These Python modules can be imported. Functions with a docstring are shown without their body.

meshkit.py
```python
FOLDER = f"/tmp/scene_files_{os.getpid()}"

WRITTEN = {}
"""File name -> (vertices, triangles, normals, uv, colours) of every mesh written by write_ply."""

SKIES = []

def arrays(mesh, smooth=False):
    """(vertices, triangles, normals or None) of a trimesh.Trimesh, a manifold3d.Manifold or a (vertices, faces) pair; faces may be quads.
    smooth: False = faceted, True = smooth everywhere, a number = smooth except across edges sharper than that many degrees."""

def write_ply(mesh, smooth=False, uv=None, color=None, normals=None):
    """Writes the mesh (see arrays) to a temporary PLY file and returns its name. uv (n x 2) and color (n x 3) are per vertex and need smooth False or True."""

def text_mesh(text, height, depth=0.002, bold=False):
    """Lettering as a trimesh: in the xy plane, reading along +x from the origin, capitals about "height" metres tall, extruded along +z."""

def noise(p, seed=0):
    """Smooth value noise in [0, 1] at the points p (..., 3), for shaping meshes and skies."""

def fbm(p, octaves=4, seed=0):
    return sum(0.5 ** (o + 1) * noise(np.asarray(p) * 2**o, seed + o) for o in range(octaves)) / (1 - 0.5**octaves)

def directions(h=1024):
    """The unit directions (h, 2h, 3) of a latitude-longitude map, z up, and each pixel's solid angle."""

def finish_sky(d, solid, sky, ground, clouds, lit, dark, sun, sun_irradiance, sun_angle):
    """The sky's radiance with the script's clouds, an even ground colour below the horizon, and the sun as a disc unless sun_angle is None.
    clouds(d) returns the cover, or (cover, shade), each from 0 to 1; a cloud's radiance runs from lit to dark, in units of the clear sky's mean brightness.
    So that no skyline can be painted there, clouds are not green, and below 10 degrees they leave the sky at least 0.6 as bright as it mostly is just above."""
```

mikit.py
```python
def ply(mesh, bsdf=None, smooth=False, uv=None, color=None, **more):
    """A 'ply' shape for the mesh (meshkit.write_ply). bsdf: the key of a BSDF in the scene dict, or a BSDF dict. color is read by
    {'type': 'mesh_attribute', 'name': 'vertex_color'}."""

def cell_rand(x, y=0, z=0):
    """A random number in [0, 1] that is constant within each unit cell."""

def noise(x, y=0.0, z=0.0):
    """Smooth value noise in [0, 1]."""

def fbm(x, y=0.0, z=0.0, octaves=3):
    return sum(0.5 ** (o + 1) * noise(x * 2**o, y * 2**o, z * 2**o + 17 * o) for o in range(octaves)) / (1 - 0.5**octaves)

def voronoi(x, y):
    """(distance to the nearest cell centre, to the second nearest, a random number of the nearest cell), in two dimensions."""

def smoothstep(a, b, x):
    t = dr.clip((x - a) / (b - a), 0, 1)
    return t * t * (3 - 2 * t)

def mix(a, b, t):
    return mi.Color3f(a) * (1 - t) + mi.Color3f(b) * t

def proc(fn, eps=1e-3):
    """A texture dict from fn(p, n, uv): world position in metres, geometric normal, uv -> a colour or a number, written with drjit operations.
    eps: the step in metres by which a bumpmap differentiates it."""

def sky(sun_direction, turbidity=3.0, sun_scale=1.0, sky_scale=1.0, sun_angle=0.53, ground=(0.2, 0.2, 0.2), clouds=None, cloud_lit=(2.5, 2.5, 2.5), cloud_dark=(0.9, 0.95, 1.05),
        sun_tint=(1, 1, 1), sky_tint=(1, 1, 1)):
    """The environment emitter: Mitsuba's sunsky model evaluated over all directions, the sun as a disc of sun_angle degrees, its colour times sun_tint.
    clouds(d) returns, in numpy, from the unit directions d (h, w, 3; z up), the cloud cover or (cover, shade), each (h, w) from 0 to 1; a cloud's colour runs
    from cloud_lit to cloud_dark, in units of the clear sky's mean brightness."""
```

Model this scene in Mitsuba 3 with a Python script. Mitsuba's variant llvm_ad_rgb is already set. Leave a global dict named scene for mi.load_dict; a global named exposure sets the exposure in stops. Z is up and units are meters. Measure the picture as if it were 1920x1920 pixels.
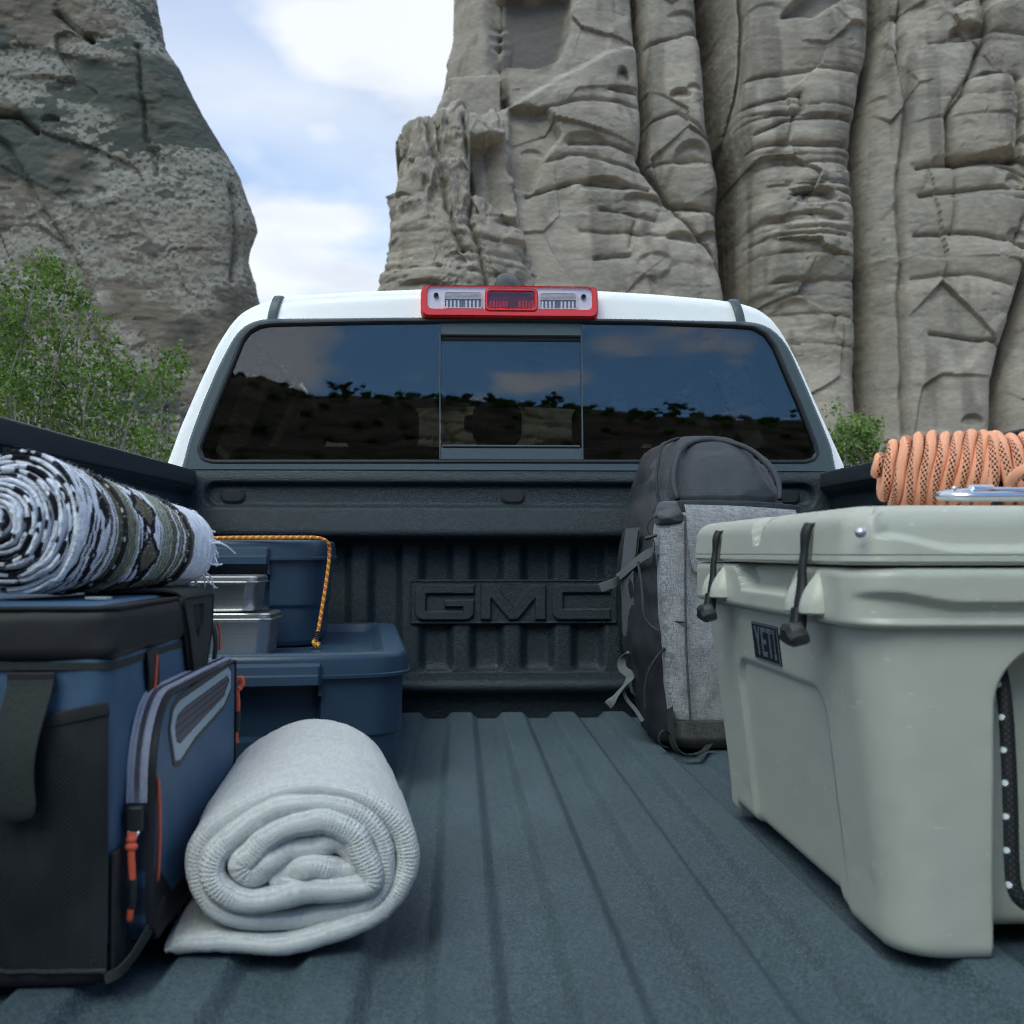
"""Open bed of a white pickup truck packed with camping gear, parked between sandstone cliffs under a bright cloudy sky. Metres, z up; the truck's length runs along +y."""
import math
import numpy as np
import trimesh
import drjit as dr
import mitsuba as mi
import mikit
import meshkit
from mikit import proc, noise, fbm, voronoi, cell_rand, smoothstep, mix
from scipy.interpolate import CubicSpline
from scipy.ndimage import gaussian_filter
from shapely.geometry import Polygon, Point
from shapely import contains_xy, affinity

T = mi.ScalarTransform4f
scene, labels = {}, {}

# ------------------------------------------------------------------ camera, sky, exposure
yaw, pitch = math.radians(2.603), math.radians(1.979)
aim = [math.sin(yaw) * math.cos(pitch), math.cos(yaw) * math.cos(pitch), 1.28 + math.sin(pitch)]
scene['camera'] = {'type': 'thinlens', 'fov': 47.15, 'fov_axis': 'x', 'near_clip': 0.05, 'far_clip': 2000.0,
                   'aperture_radius': 0.0021, 'focus_distance': 2.3,
                   'to_world': T().look_at(origin=[0, 0, 1.28], target=aim, up=[0, 0, 1])}


def clouds(d):
    """A broken layer of cloud, thick ahead of the truck and opening into scattered cumulus behind it."""
    z = np.maximum(d[..., 2], 0.02)
    p = np.stack([d[..., 0] / (z + 0.06), d[..., 1] / (z + 0.06), np.zeros_like(z)], -1)
    n = meshkit.fbm(p * 2.3 + [40.1385, 35.3146, 1.0], 7, seed=5) * 0.7 + meshkit.fbm(p * 3.1 + [0.4, 2.7, 6.0], 5, seed=21) * 0.3
    bank = 1 / (1 + np.exp(-(d[..., 1] + 0.05) * 7))
    cover = np.clip((n - (0.505 - 0.19 * bank)) / (0.06 + 0.22 * bank), 0, 1)
    shade = np.clip((meshkit.fbm(p * 3.4 + [1.1, 0.3, 4.0], 6, seed=9) - 0.42) * 2.6, 0, 1) * 0.8
    veil = 0.85 * bank * meshkit.fbm(p * 0.9 + [5.0, 1.0, 2.0], 4, seed=31) * 1.6
    return np.maximum(cover * (0.80 + 0.15 * bank), veil), shade


scene['sky'] = mikit.sky([-0.28, -0.58, 0.76], turbidity=2.0, sun_scale=0.275, sun_angle=40, sun_tint=(0.79, 1.0, 1.13), clouds=clouds,
                         cloud_lit=(2.42, 2.52, 2.66), cloud_dark=(1.80, 1.96, 2.16), sky_tint=(0.56, 0.78, 0.90), ground=(0.16, 0.15, 0.13))
exposure = 2.66

# ------------------------------------------------------------------ helpers


def numbered(key):
    k, i = key, 0
    while k in scene or k in labels or any(q.startswith(k + '__') for q in scene):
        i += 1
        k = f'{key}_{i:03d}'
    return k


def tag(key, label=None, category=None, group=None, kind=None):
    e = labels.setdefault(key, {})
    for k, v in (('label', label), ('category', category), ('group', group), ('kind', kind)):
        if v:
            e[k] = v
    return key


def thing(name, label, category, group=None, kind=None):
    """A thing without a shape of its own: the key its parts' keys start with."""
    return tag(numbered(name), label, category, group, kind)


def part(parent, name, mesh, bsdf, smooth=False, uv=None, color=None, label=None, kind=None, to_world=None):
    key = numbered(f'{parent}__{name}' if parent else name)
    scene[key] = mikit.ply(mesh, bsdf, smooth=smooth, uv=uv, color=color)
    if to_world is not None:
        scene[key]['to_world'] = to_world
    if label or kind:
        tag(key, label, None, None, kind)
    return key


def join(*ms):
    vs, fs, at = [], [], 0
    for m in ms:
        if not hasattr(m, 'vertices') and len(m[1]) == 0:
            continue
        v, f = (np.asarray(m.vertices), np.asarray(m.faces)) if hasattr(m, 'vertices') else (np.asarray(m[0], float), np.asarray(m[1], int))
        if f.shape[1] == 4:
            f = np.vstack([f[:, [0, 1, 2]], f[:, [0, 2, 3]]])
        vs.append(v)
        fs.append(f + at)
        at += len(v)
    return np.vstack(vs), np.vstack(fs)


def grid(P, wrap_u=False, wrap_v=False):
    """P (n, m, 3) -> quads split into triangles."""
    n, m = P.shape[:2]
    i, j = np.meshgrid(np.arange(n if wrap_u else n - 1), np.arange(m if wrap_v else m - 1), indexing='ij')
    a, b, c, d = i * m + j, i * m + (j + 1) % m, (i + 1) % n * m + (j + 1) % m, (i + 1) % n * m + j
    q = np.stack([a, b, c, d], -1).reshape(-1, 4)
    return P.reshape(-1, 3), np.vstack([q[:, [0, 1, 2]], q[:, [0, 2, 3]]])


def capped(P):
    """Rings P (n, m, 3), closed along m, with both ends closed by fans."""
    n, m = P.shape[:2]
    v, f = grid(P, wrap_v=True)
    v = np.vstack([v, P[0].mean(0), P[-1].mean(0)])
    j = np.arange(m)
    return v, np.vstack([f, np.stack([(j + 1) % m, j, j * 0 + n * m], 1), np.stack([(n - 1) * m + j, (n - 1) * m + (j + 1) % m, j * 0 + n * m + 1], 1)])


def rr(x0, x1, y0, y1, r, nc=6, ns=2):
    """A rounded rectangle as a ring of points (counter-clockwise from the right side); ns points inside each straight side."""
    r = min(r, (x1 - x0) / 2 * 0.999, (y1 - y0) / 2 * 0.999)
    pts = []
    for cx, cy, a0 in ((x1 - r, y1 - r, 0), (x0 + r, y1 - r, 90), (x0 + r, y0 + r, 180), (x1 - r, y0 + r, 270)):
        for k in range(nc + 1):
            a = math.radians(a0 + 90 * k / nc)
            pts.append((cx + r * math.cos(a), cy + r * math.sin(a)))
    pts = np.array(pts)
    out = []
    for i in range(len(pts)):
        out.append(pts[i])
        if (i + 1) % (nc + 1) == 0:
            q = pts[(i + 1) % len(pts)]
            out += [pts[i] + (q - pts[i]) * k / (ns + 1) for k in range(1, ns + 1)]
    return np.array(out)


def loft(levels, nc=6, ns=2):
    """levels: (z, x0, x1, y0, y1, r) -> array (n, m, 3)."""
    return np.stack([np.column_stack([rr(*l[1:], nc=nc, ns=ns), np.full(4 * (nc + 1 + ns), l[0])]) for l in levels])


def rounded_box(x0, x1, y0, y1, z0, z1, r, rv=None, nc=5, ns=1, steps=4):
    """A box with all edges rounded by r (vertical edges by rv)."""
    rv = rv or r
    r = min(r, (z1 - z0) / 2, (x1 - x0) / 2, (y1 - y0) / 2)
    lv = []
    for k in range(steps + 1):
        a = math.pi / 2 * k / steps
        i = r * (1 - math.sin(a))
        lv.append((z0 + r * (1 - math.cos(a)), x0 + i, x1 - i, y0 + i, y1 - i, max(rv - i, 1e-4)))
    top = [(z0 + z1 - l[0],) + l[1:] for l in lv[::-1]]
    return capped(loft(lv + top, nc, ns))


def box(x0, x1, y0, y1, z0, z1):
    return rounded_box(x0, x1, y0, y1, z0, z1, min(x1 - x0, y1 - y0, z1 - z0) * 0.08, steps=1, nc=1, ns=0)


def spline(pts, n, closed=False):
    p = np.asarray(pts, float)
    if closed:
        p = np.vstack([p, p[:1]])
    t = np.r_[0, np.cumsum(np.linalg.norm(np.diff(p, axis=0), axis=1) ** 0.7)]
    c = CubicSpline(t, p, bc_type='periodic' if closed else 'natural')
    return c(np.linspace(0, t[-1], n, endpoint=not closed))


def frames(p, closed=False, hint=None):
    p = np.asarray(p, float)
    t = np.roll(p, -1, 0) - np.roll(p, 1, 0) if closed else np.gradient(p, axis=0)
    t /= np.linalg.norm(t, axis=1, keepdims=True) + 1e-12
    a = np.zeros_like(p)
    h = np.array(hint if hint is not None else ([0, 0, 1.0] if abs(t[0, 2]) < 0.9 else [1.0, 0, 0]))
    for i in range(len(p)):
        if hint is not None:
            h = np.asarray(hint if np.ndim(hint) == 1 else hint[i], float)
        q = h - t[i] * (h @ t[i])
        a[i] = q / (np.linalg.norm(q) + 1e-12)
        if hint is None:
            h = a[i]
    return t, a, np.cross(t, a)


def sweep(path, section, closed=False, hint=None, scale=None):
    """Sweeps a closed 2-D section (m, 2: along a, along b) along the path. Returns (n, m, 3)."""
    t, a, b = frames(path, closed, hint)
    s = np.ones(len(path)) if scale is None else np.broadcast_to(scale, (len(path),))
    return np.asarray(path)[:, None] + s[:, None, None] * (section[None, :, :1] * a[:, None] + section[None, :, 1:] * b[:, None])


def circle(r, n=10, r2=None):
    a = np.arange(n) * 2 * math.pi / n
    return np.stack([r * np.cos(a), (r2 or r) * np.sin(a)], 1)


def tube(path, r, sides=10, closed=False):
    """A round tube; r may vary along it."""
    r = np.broadcast_to(r, (len(path),))
    P = sweep(path, circle(1.0, sides), closed, scale=r)
    return grid(P, wrap_u=True, wrap_v=True) if closed else capped(P)


def tube_uv(path, r, sides=12):
    """A tube with a seam: (mesh, uv), u around in [0, 1], v the length in metres."""
    P = sweep(path, np.vstack([circle(1.0, sides), circle(1.0, sides)[:1]]), scale=np.broadcast_to(r, (len(path),)))
    v = np.r_[0, np.cumsum(np.linalg.norm(np.diff(path, axis=0), axis=1))]
    uv = np.stack(np.broadcast_arrays(np.linspace(0, 1, sides + 1)[None], v[:, None]), -1)
    return grid(P), uv.reshape(-1, 2)


def strap(path, width, thick, hint):
    """A flat webbing strap; hint gives the direction of its width."""
    s = rr(-width / 2, width / 2, -thick / 2, thick / 2, thick * 0.45, nc=2, ns=1)
    return capped(sweep(path, s, hint=hint))


def rings(poly):
    return [np.array(r.coords)[:-1] for r in [poly.exterior, *poly.interiors]]


def bevel(poly, h, b=0.0, back=True):
    """A shapely polygon extruded along z from 0 to h with its front edge bevelled by b."""
    from shapely.geometry.polygon import orient
    out = []
    for g in getattr(poly, 'geoms', [poly]):
        g = orient(g)
        base = rings(g)
        top = []
        for r in base:
            e = np.roll(r, -1, 0) - r
            nrm = np.stack([-e[:, 1], e[:, 0]], 1)
            nrm /= np.linalg.norm(nrm, axis=1, keepdims=True) + 1e-12
            prev = np.roll(nrm, 1, 0)
            m = nrm + prev
            m /= np.maximum((m * nrm).sum(1, keepdims=True), 0.35)
            top.append(r + m * b)
        lay = [(0.0, base), (h - b, base), (h, top)] if b > 0 else [(0.0, base), (h, base)]
        for k in range(len(base)):
            P = np.stack([np.column_stack([rs[k], np.full(len(rs[k]), z)]) for z, rs in lay])
            out.append(grid(P, wrap_v=True))
        tp = Polygon(lay[-1][1][0], lay[-1][1][1:])
        v, f = trimesh.creation.triangulate_polygon(tp if tp.is_valid else tp.buffer(0), engine='earcut')
        out.append((np.column_stack([v, np.full(len(v), h)]), f))
        if back:
            v, f = trimesh.creation.triangulate_polygon(g, engine='earcut')
            out.append((np.column_stack([v, np.zeros(len(v))]), f[:, ::-1]))
    return join(*out)


def moved(mesh, m):
    v, f = mesh
    m = np.asarray(m, float)
    return np.asarray(v) @ m[:3, :3].T + m[:3, 3], f


def basis(x, y, z, o):
    m = np.eye(4)
    m[:3, 0], m[:3, 1], m[:3, 2], m[:3, 3] = x, y, z, o
    return m


def unit(v):
    v = np.asarray(v, float)
    return v / np.linalg.norm(v)


def facing_back(x, y, z):
    """Local x to the right, local y up, local z out of the face towards the tailgate."""
    return basis([1, 0, 0], [0, 0, 1], [0, -1, 0], [x, y, z])


def ellipsoid(c, r, n=3):
    m = trimesh.creation.icosphere(n, 1.0)
    return np.asarray(m.vertices) * np.asarray(r) + np.asarray(c), np.asarray(m.faces)


def sm(a, b, x):
    t = np.clip((np.asarray(x, float) - a) / (b - a), 0, 1)
    return t * t * (3 - 2 * t)


def fb(x, z, s, octaves=4, seed=0):
    return meshkit.fbm(np.stack([x * s, z * s, np.full_like(x, seed * 7.31)], -1), octaves, seed) - 0.5

# ------------------------------------------------------------------ materials


def rgb(*c):
    return {'type': 'rgb', 'value': list(c)}


def mat(key, color, rough=0.5, spec=0.5, metal=0.0, coat=0.0, sheen=0.0, bump=None, scale=1.0, coat_gloss=0.95):
    b = {'type': 'principled', 'base_color': color if isinstance(color, dict) else rgb(*color), 'roughness': rough, 'specular': spec, 'metallic': metal}
    if coat:
        b['clearcoat'], b['clearcoat_gloss'] = coat, coat_gloss
    if sheen:
        b['sheen'] = sheen
    if bump is not None:
        b = {'type': 'bumpmap', 'arbitrary': bump, 'scale': scale, 'bsdf': b}
    scene[key] = {'type': 'twosided', 'bsdf': b}
    return key


def lump(p, s):
    return noise(p.x * s, p.y * s, p.z * s)


# truck
def liner_grain(p, n, uv):
    return lump(p, 360.0) * 0.6 + lump(p, 700.0) * 0.4


mat('liner_coat', proc(lambda p, n, uv: mix((0.009, 0.016, 0.022), (0.028, 0.047, 0.062), smoothstep(0.36, 0.80, liner_grain(p, n, uv)))), 0.46, 0.4,
    bump=proc(liner_grain, eps=3e-4), scale=0.0021)
mat('floor_mat', proc(lambda p, n, uv: mix((0.034, 0.053, 0.065), (0.074, 0.108, 0.130), smoothstep(0.25, 0.8, lump(p, 520.0) * 0.75 + 0.25 * fbm(p.x * 9, p.y * 4, 0, 3)))), 0.66, 0.35,
    bump=proc(lambda p, n, uv: lump(p, 420.0), eps=3e-4), scale=0.0016)
mat('rail_plastic', (0.020, 0.025, 0.031), 0.38, 0.5, bump=proc(lambda p, n, uv: lump(p, 900.0), eps=2e-4), scale=0.0003)
mat('seal_rubber', (0.062, 0.088, 0.104), 0.42, 0.45)
mat('dark_gap', (0.006, 0.007, 0.008), 0.7, 0.2)
mat('white_paint', (0.80, 0.82, 0.84), 0.35, 0.5, coat=1.0)
mat('cab_trim', (0.022, 0.022, 0.022), 0.8, 0.2)
mat('seat_cloth', (0.028, 0.027, 0.026), 0.85, 0.2)
mat('lamp_red', (0.68, 0.022, 0.013), 0.10, 0.6, coat=1.0)
mat('lamp_silver', (0.82, 0.80, 0.80), 0.25, 0.5, metal=0.35)
mat('lamp_base', (0.10, 0.11, 0.12), 0.4, 0.5)
scene['lamp_clear'] = {'type': 'thindielectric', 'int_ior': 1.5, 'specular_transmittance': rgb(0.95, 0.90, 0.91)}
scene['lamp_red_clear'] = {'type': 'thindielectric', 'int_ior': 1.5, 'specular_transmittance': rgb(0.80, 0.03, 0.02)}
scene['tinted_glass'] = {'type': 'thindielectric', 'int_ior': 1.60, 'specular_transmittance': rgb(0.125, 0.13, 0.115)}
scene['privacy_glass'] = {'type': 'thindielectric', 'int_ior': 1.52, 'specular_transmittance': rgb(0.02, 0.02, 0.02), 'specular_reflectance': rgb(0.2, 0.2, 0.2)}
scene['clear_glass'] = {'type': 'thindielectric', 'int_ior': 1.52, 'specular_transmittance': rgb(0.8, 0.84, 0.8)}


# rock
def rock_color(p, light, mid, dark, grey, seed):
    band = fbm(p.x * 0.25 + seed, p.y * 0.25, p.z * 2.6 + 0.5 * noise(p.x * 0.5, p.y * 0.5, 3.0), 4)
    big = fbm(p.x * 0.32, p.y * 0.32 + seed, p.z * 0.3, 4)
    fine = fbm(p.x * 9.0, p.y * 9.0, p.z * 16.0 + seed, 4)
    streak = fbm(p.x * 2.4, p.y * 2.4 + seed, p.z * 0.16, 3)
    c = mix(mid, light, smoothstep(0.40, 0.60, band * 0.55 + big * 0.45))
    c = mix(c, dark, smoothstep(0.52, 0.66, streak * 0.6 + big * 0.4) * 0.7)
    c = mix(c, grey, smoothstep(0.50, 0.60, fbm(p.x * 0.9 + 11, p.y * 0.9, p.z * 0.9 + seed, 5)) * 0.5)
    return c * (0.72 + 0.56 * fine)


def rock_right(p, n, uv):
    c = rock_color(p, (0.345, 0.305, 0.262), (0.270, 0.240, 0.207), (0.145, 0.131, 0.115), (0.225, 0.210, 0.187), 3.0)
    wob = 0.5 * (fbm(p.x * 1.6, p.z * 1.6, 2.0, 4) - 0.5)
    varnish = smoothstep(1.05, 1.25, p.x + wob) * smoothstep(2.95, 2.65, p.x + 0.18 * (15.6 - p.z) + wob) * smoothstep(13.35, 13.6, p.z + wob) * smoothstep(15.75, 15.45, p.z + wob)
    return mix(c, (0.088, 0.084, 0.083), varnish * 0.75)


def rock_left(p, n, uv):
    lam = fbm(p.x * 0.6, p.y * 0.6, p.z * 9.0 + 1.6 * p.x, 4)
    zone = fbm(p.x * 0.34 + 2, p.y * 0.34, p.z * 0.55 + 7 + 0.1 * p.x, 5)
    c = mix((0.078, 0.086, 0.080), (0.150, 0.130, 0.110), smoothstep(0.46, 0.56, zone + 0.16 * (lam - 0.5)))
    c = mix(c, (0.060, 0.064, 0.060), smoothstep(0.54, 0.62, fbm(p.x * 0.7 + 31, p.y * 0.7, p.z * 1.3, 5)) * 0.7)
    q = fbm(p.x * 0.36 + 4, p.y * 0.36, p.z * 0.60 + 0.15 * p.x, 3)
    flake = fbm(p.x * 1.3, p.y * 1.3, p.z * 2.0, 6) * 0.55 + fbm(p.x * 6.0, p.y * 6.0, p.z * 8.5, 4) * 0.45
    pale = smoothstep(0.490, 0.512, flake + 0.55 * (q - 0.5))
    speck = fbm(p.x * 17, p.y * 17, p.z * 17, 3)
    c = c * (0.70 + 0.6 * fbm(p.x * 9, p.y * 9, p.z * 22, 3))
    return mix(c, mi.Color3f(0.245, 0.235, 0.212) * (0.5 + 1.0 * speck), pale * smoothstep(0.28, 0.46, speck) * smoothstep(0.42, 0.52, q) * 0.9)


mat('rock_right', proc(rock_right), 0.9, 0.15, bump=proc(lambda p, n, uv: fbm(p.x * 6, p.y * 6, p.z * 8, 4), eps=0.01), scale=0.030)
mat('rock_left', proc(rock_left), 0.9, 0.15, bump=proc(lambda p, n, uv: fbm(p.x * 8, p.y * 8, p.z * 14, 4), eps=0.01), scale=0.030)
mat('sand', proc(lambda p, n, uv: mix((0.36, 0.31, 0.22), (0.22, 0.19, 0.14), fbm(p.x * 0.7, p.y * 0.7, 0, 5))), 0.95, 0.1)
mat('hill_scrub', proc(lambda p, n, uv: mix((0.050, 0.042, 0.033), (0.018, 0.020, 0.013), smoothstep(0.45, 0.58, fbm(p.x * 0.35, p.y * 0.35, p.z * 0.8, 5)))), 0.95, 0.1)
mat('bark', (0.17, 0.155, 0.135), 0.9, 0.2)
mat('bark_grey', (0.20, 0.19, 0.175), 0.9, 0.2)
for key, c in (('leaf_green', (0.120, 0.215, 0.046)), ('leaf_dark', (0.060, 0.125, 0.030)), ('leaf_pale', (0.20, 0.29, 0.10))):
    scene[key] = {'type': 'principledthin', 'base_color': rgb(*c), 'roughness': 0.45, 'diff_trans': 0.6, 'eta': 1.4}

# gear
mat('carabiner_metal', (0.72, 0.75, 0.80), 0.22, 0.5, metal=1.0)
mat('cooler_shell', proc(lambda p, n, uv: mix((0.385, 0.398, 0.348), (0.405, 0.418, 0.366), fbm(p.x * 14, p.y * 14, p.z * 14, 3)) * (1 + 0.22 * smoothstep(0.735, 0.80, fbm(p.x * 55, p.y * 90, p.z * 160, 4)))), 0.36, 0.5,
    bump=proc(lambda p, n, uv: fbm(p.x * 40, p.y * 40, p.z * 40, 2), eps=2e-3), scale=0.0011)
mat('black_rubber', (0.014, 0.017, 0.020), 0.45, 0.5)
mat('badge_black', (0.010, 0.013, 0.018), 0.35, 0.5)
mat('badge_grey', (0.10, 0.125, 0.155), 0.4, 0.5)
mat('tote_plastic', proc(lambda p, n, uv: mix((0.018, 0.042, 0.076), (0.025, 0.054, 0.096), fbm(p.x * 12, p.y * 12, p.z * 12, 3))), 0.36, 0.5, bump=proc(lambda p, n, uv: lump(p, 900.0), eps=2e-4), scale=0.00012)
mat('steel', proc(lambda p, n, uv: mix((0.50, 0.51, 0.50), (0.62, 0.63, 0.63), noise(p.x * 8, p.y * 8, p.z * 900))), 0.30, 0.5, metal=1.0)
mat('box_lid_grey', (0.20, 0.21, 0.21), 0.3, 0.5)


def braid(uv, turns, pitch):
    """Two sets of diagonal strands wound round a cord: (lattice position a, b)."""
    return uv.x * turns + uv.y / pitch, uv.x * turns - uv.y / pitch


def bungee_color(p, n, uv):
    a, b = uv.y / 0.0125 + uv.x * 1.0, uv.y / 0.0042 - uv.x * 2
    fa, fb_ = a - dr.floor(a), b - dr.floor(b)
    c = mix((0.62, 0.11, 0.05), (0.66, 0.52, 0.05), smoothstep(0.40, 0.46, fa) * smoothstep(0.92, 0.86, fa))
    return mix(c, (0.03, 0.025, 0.02), smoothstep(0.35, 0.45, fa) * smoothstep(0.62, 0.55, fa) * smoothstep(0.5, 0.6, fb_))


def climbing_color(p, n, uv):
    a, b = braid(uv, 8.0, 0.0058)
    fa, fb_ = a - dr.floor(a) - 0.5, b - dr.floor(b) - 0.5
    dot = smoothstep(0.34, 0.22, fa * fa * 2.0 + fb_ * fb_ * 2.0)
    band = uv.x * 2.0 + uv.y / 0.105
    fband = band - dr.floor(band)
    inband = smoothstep(0.03, 0.06, fband) * smoothstep(0.45, 0.42, fband)
    c = mix((0.84, 0.36, 0.21), (0.78, 0.39, 0.25), noise(uv.x * 30, uv.y * 900))
    return mix(c, (0.045, 0.018, 0.016), dot * inband)


def handle_rope_color(p, n, uv):
    a, b = braid(uv, 6.0, 0.006)
    fa, fb_ = a - dr.floor(a) - 0.5, b - dr.floor(b) - 0.5
    c = mix((0.008, 0.009, 0.011), (0.045, 0.05, 0.055), smoothstep(0.2, 0.1, fa * fa * 2 + fb_ * fb_ * 2) * 0.6)
    w = uv.y / 0.030 + 0.5 * dr.floor(uv.x * 2 + 0.15)
    fw, fu = w - dr.floor(w) - 0.5, uv.x * 2 + 0.15 - dr.floor(uv.x * 2 + 0.15) - 0.5
    return mix(c, (0.62, 0.66, 0.70), smoothstep(1.0, 0.7, dr.square(fw / 0.10) + dr.square(fu / 0.22)))


mat('bungee_weave', proc(bungee_color), 0.7, 0.3)
mat('climbing_rope', proc(climbing_color), 0.75, 0.25, sheen=0.3, bump=proc(lambda p, n, uv: dr.sin(uv.y * 2 * math.pi / 0.0021 + 6.283 * uv.x * 4) * 0.5 + dr.sin(uv.y * 2 * math.pi / 0.0021 - 6.283 * uv.x * 4) * 0.5, eps=2e-4), scale=0.00022)
mat('handle_rope', proc(handle_rope_color), 0.7, 0.3)


def knit_bump(p, n, uv):
    rib_ = dr.sin(uv.x * 2 * math.pi / 0.0036 + 1.3 * noise(uv.x * 60, uv.y * 200)) * 0.5
    return rib_ * (0.55 + 0.45 * dr.sin(uv.y * 2 * math.pi / 0.0046 + 2.0 * noise(uv.x * 90, uv.y * 40))) + 0.25 * noise(uv.x * 900, uv.y * 900) + 0.3 * noise(uv.x * 300, uv.y * 300, 2)


scene['grey_knit'] = {'type': 'twosided', 'bsdf': {'type': 'bumpmap', 'arbitrary': proc(knit_bump, eps=3e-4), 'scale': 0.0013, 'bsdf': {'type': 'diffuse', 'reflectance': proc(lambda p, n, uv: mix((0.43, 0.445, 0.45), (0.72, 0.735, 0.735), fbm(uv.x * 420, uv.y * 130, 0, 3) * 0.5 + 0.2 * fbm(uv.x * 60, uv.y * 60, 3, 3) + 0.3 * noise(uv.x * 900, uv.y * 500)))}}}


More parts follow.
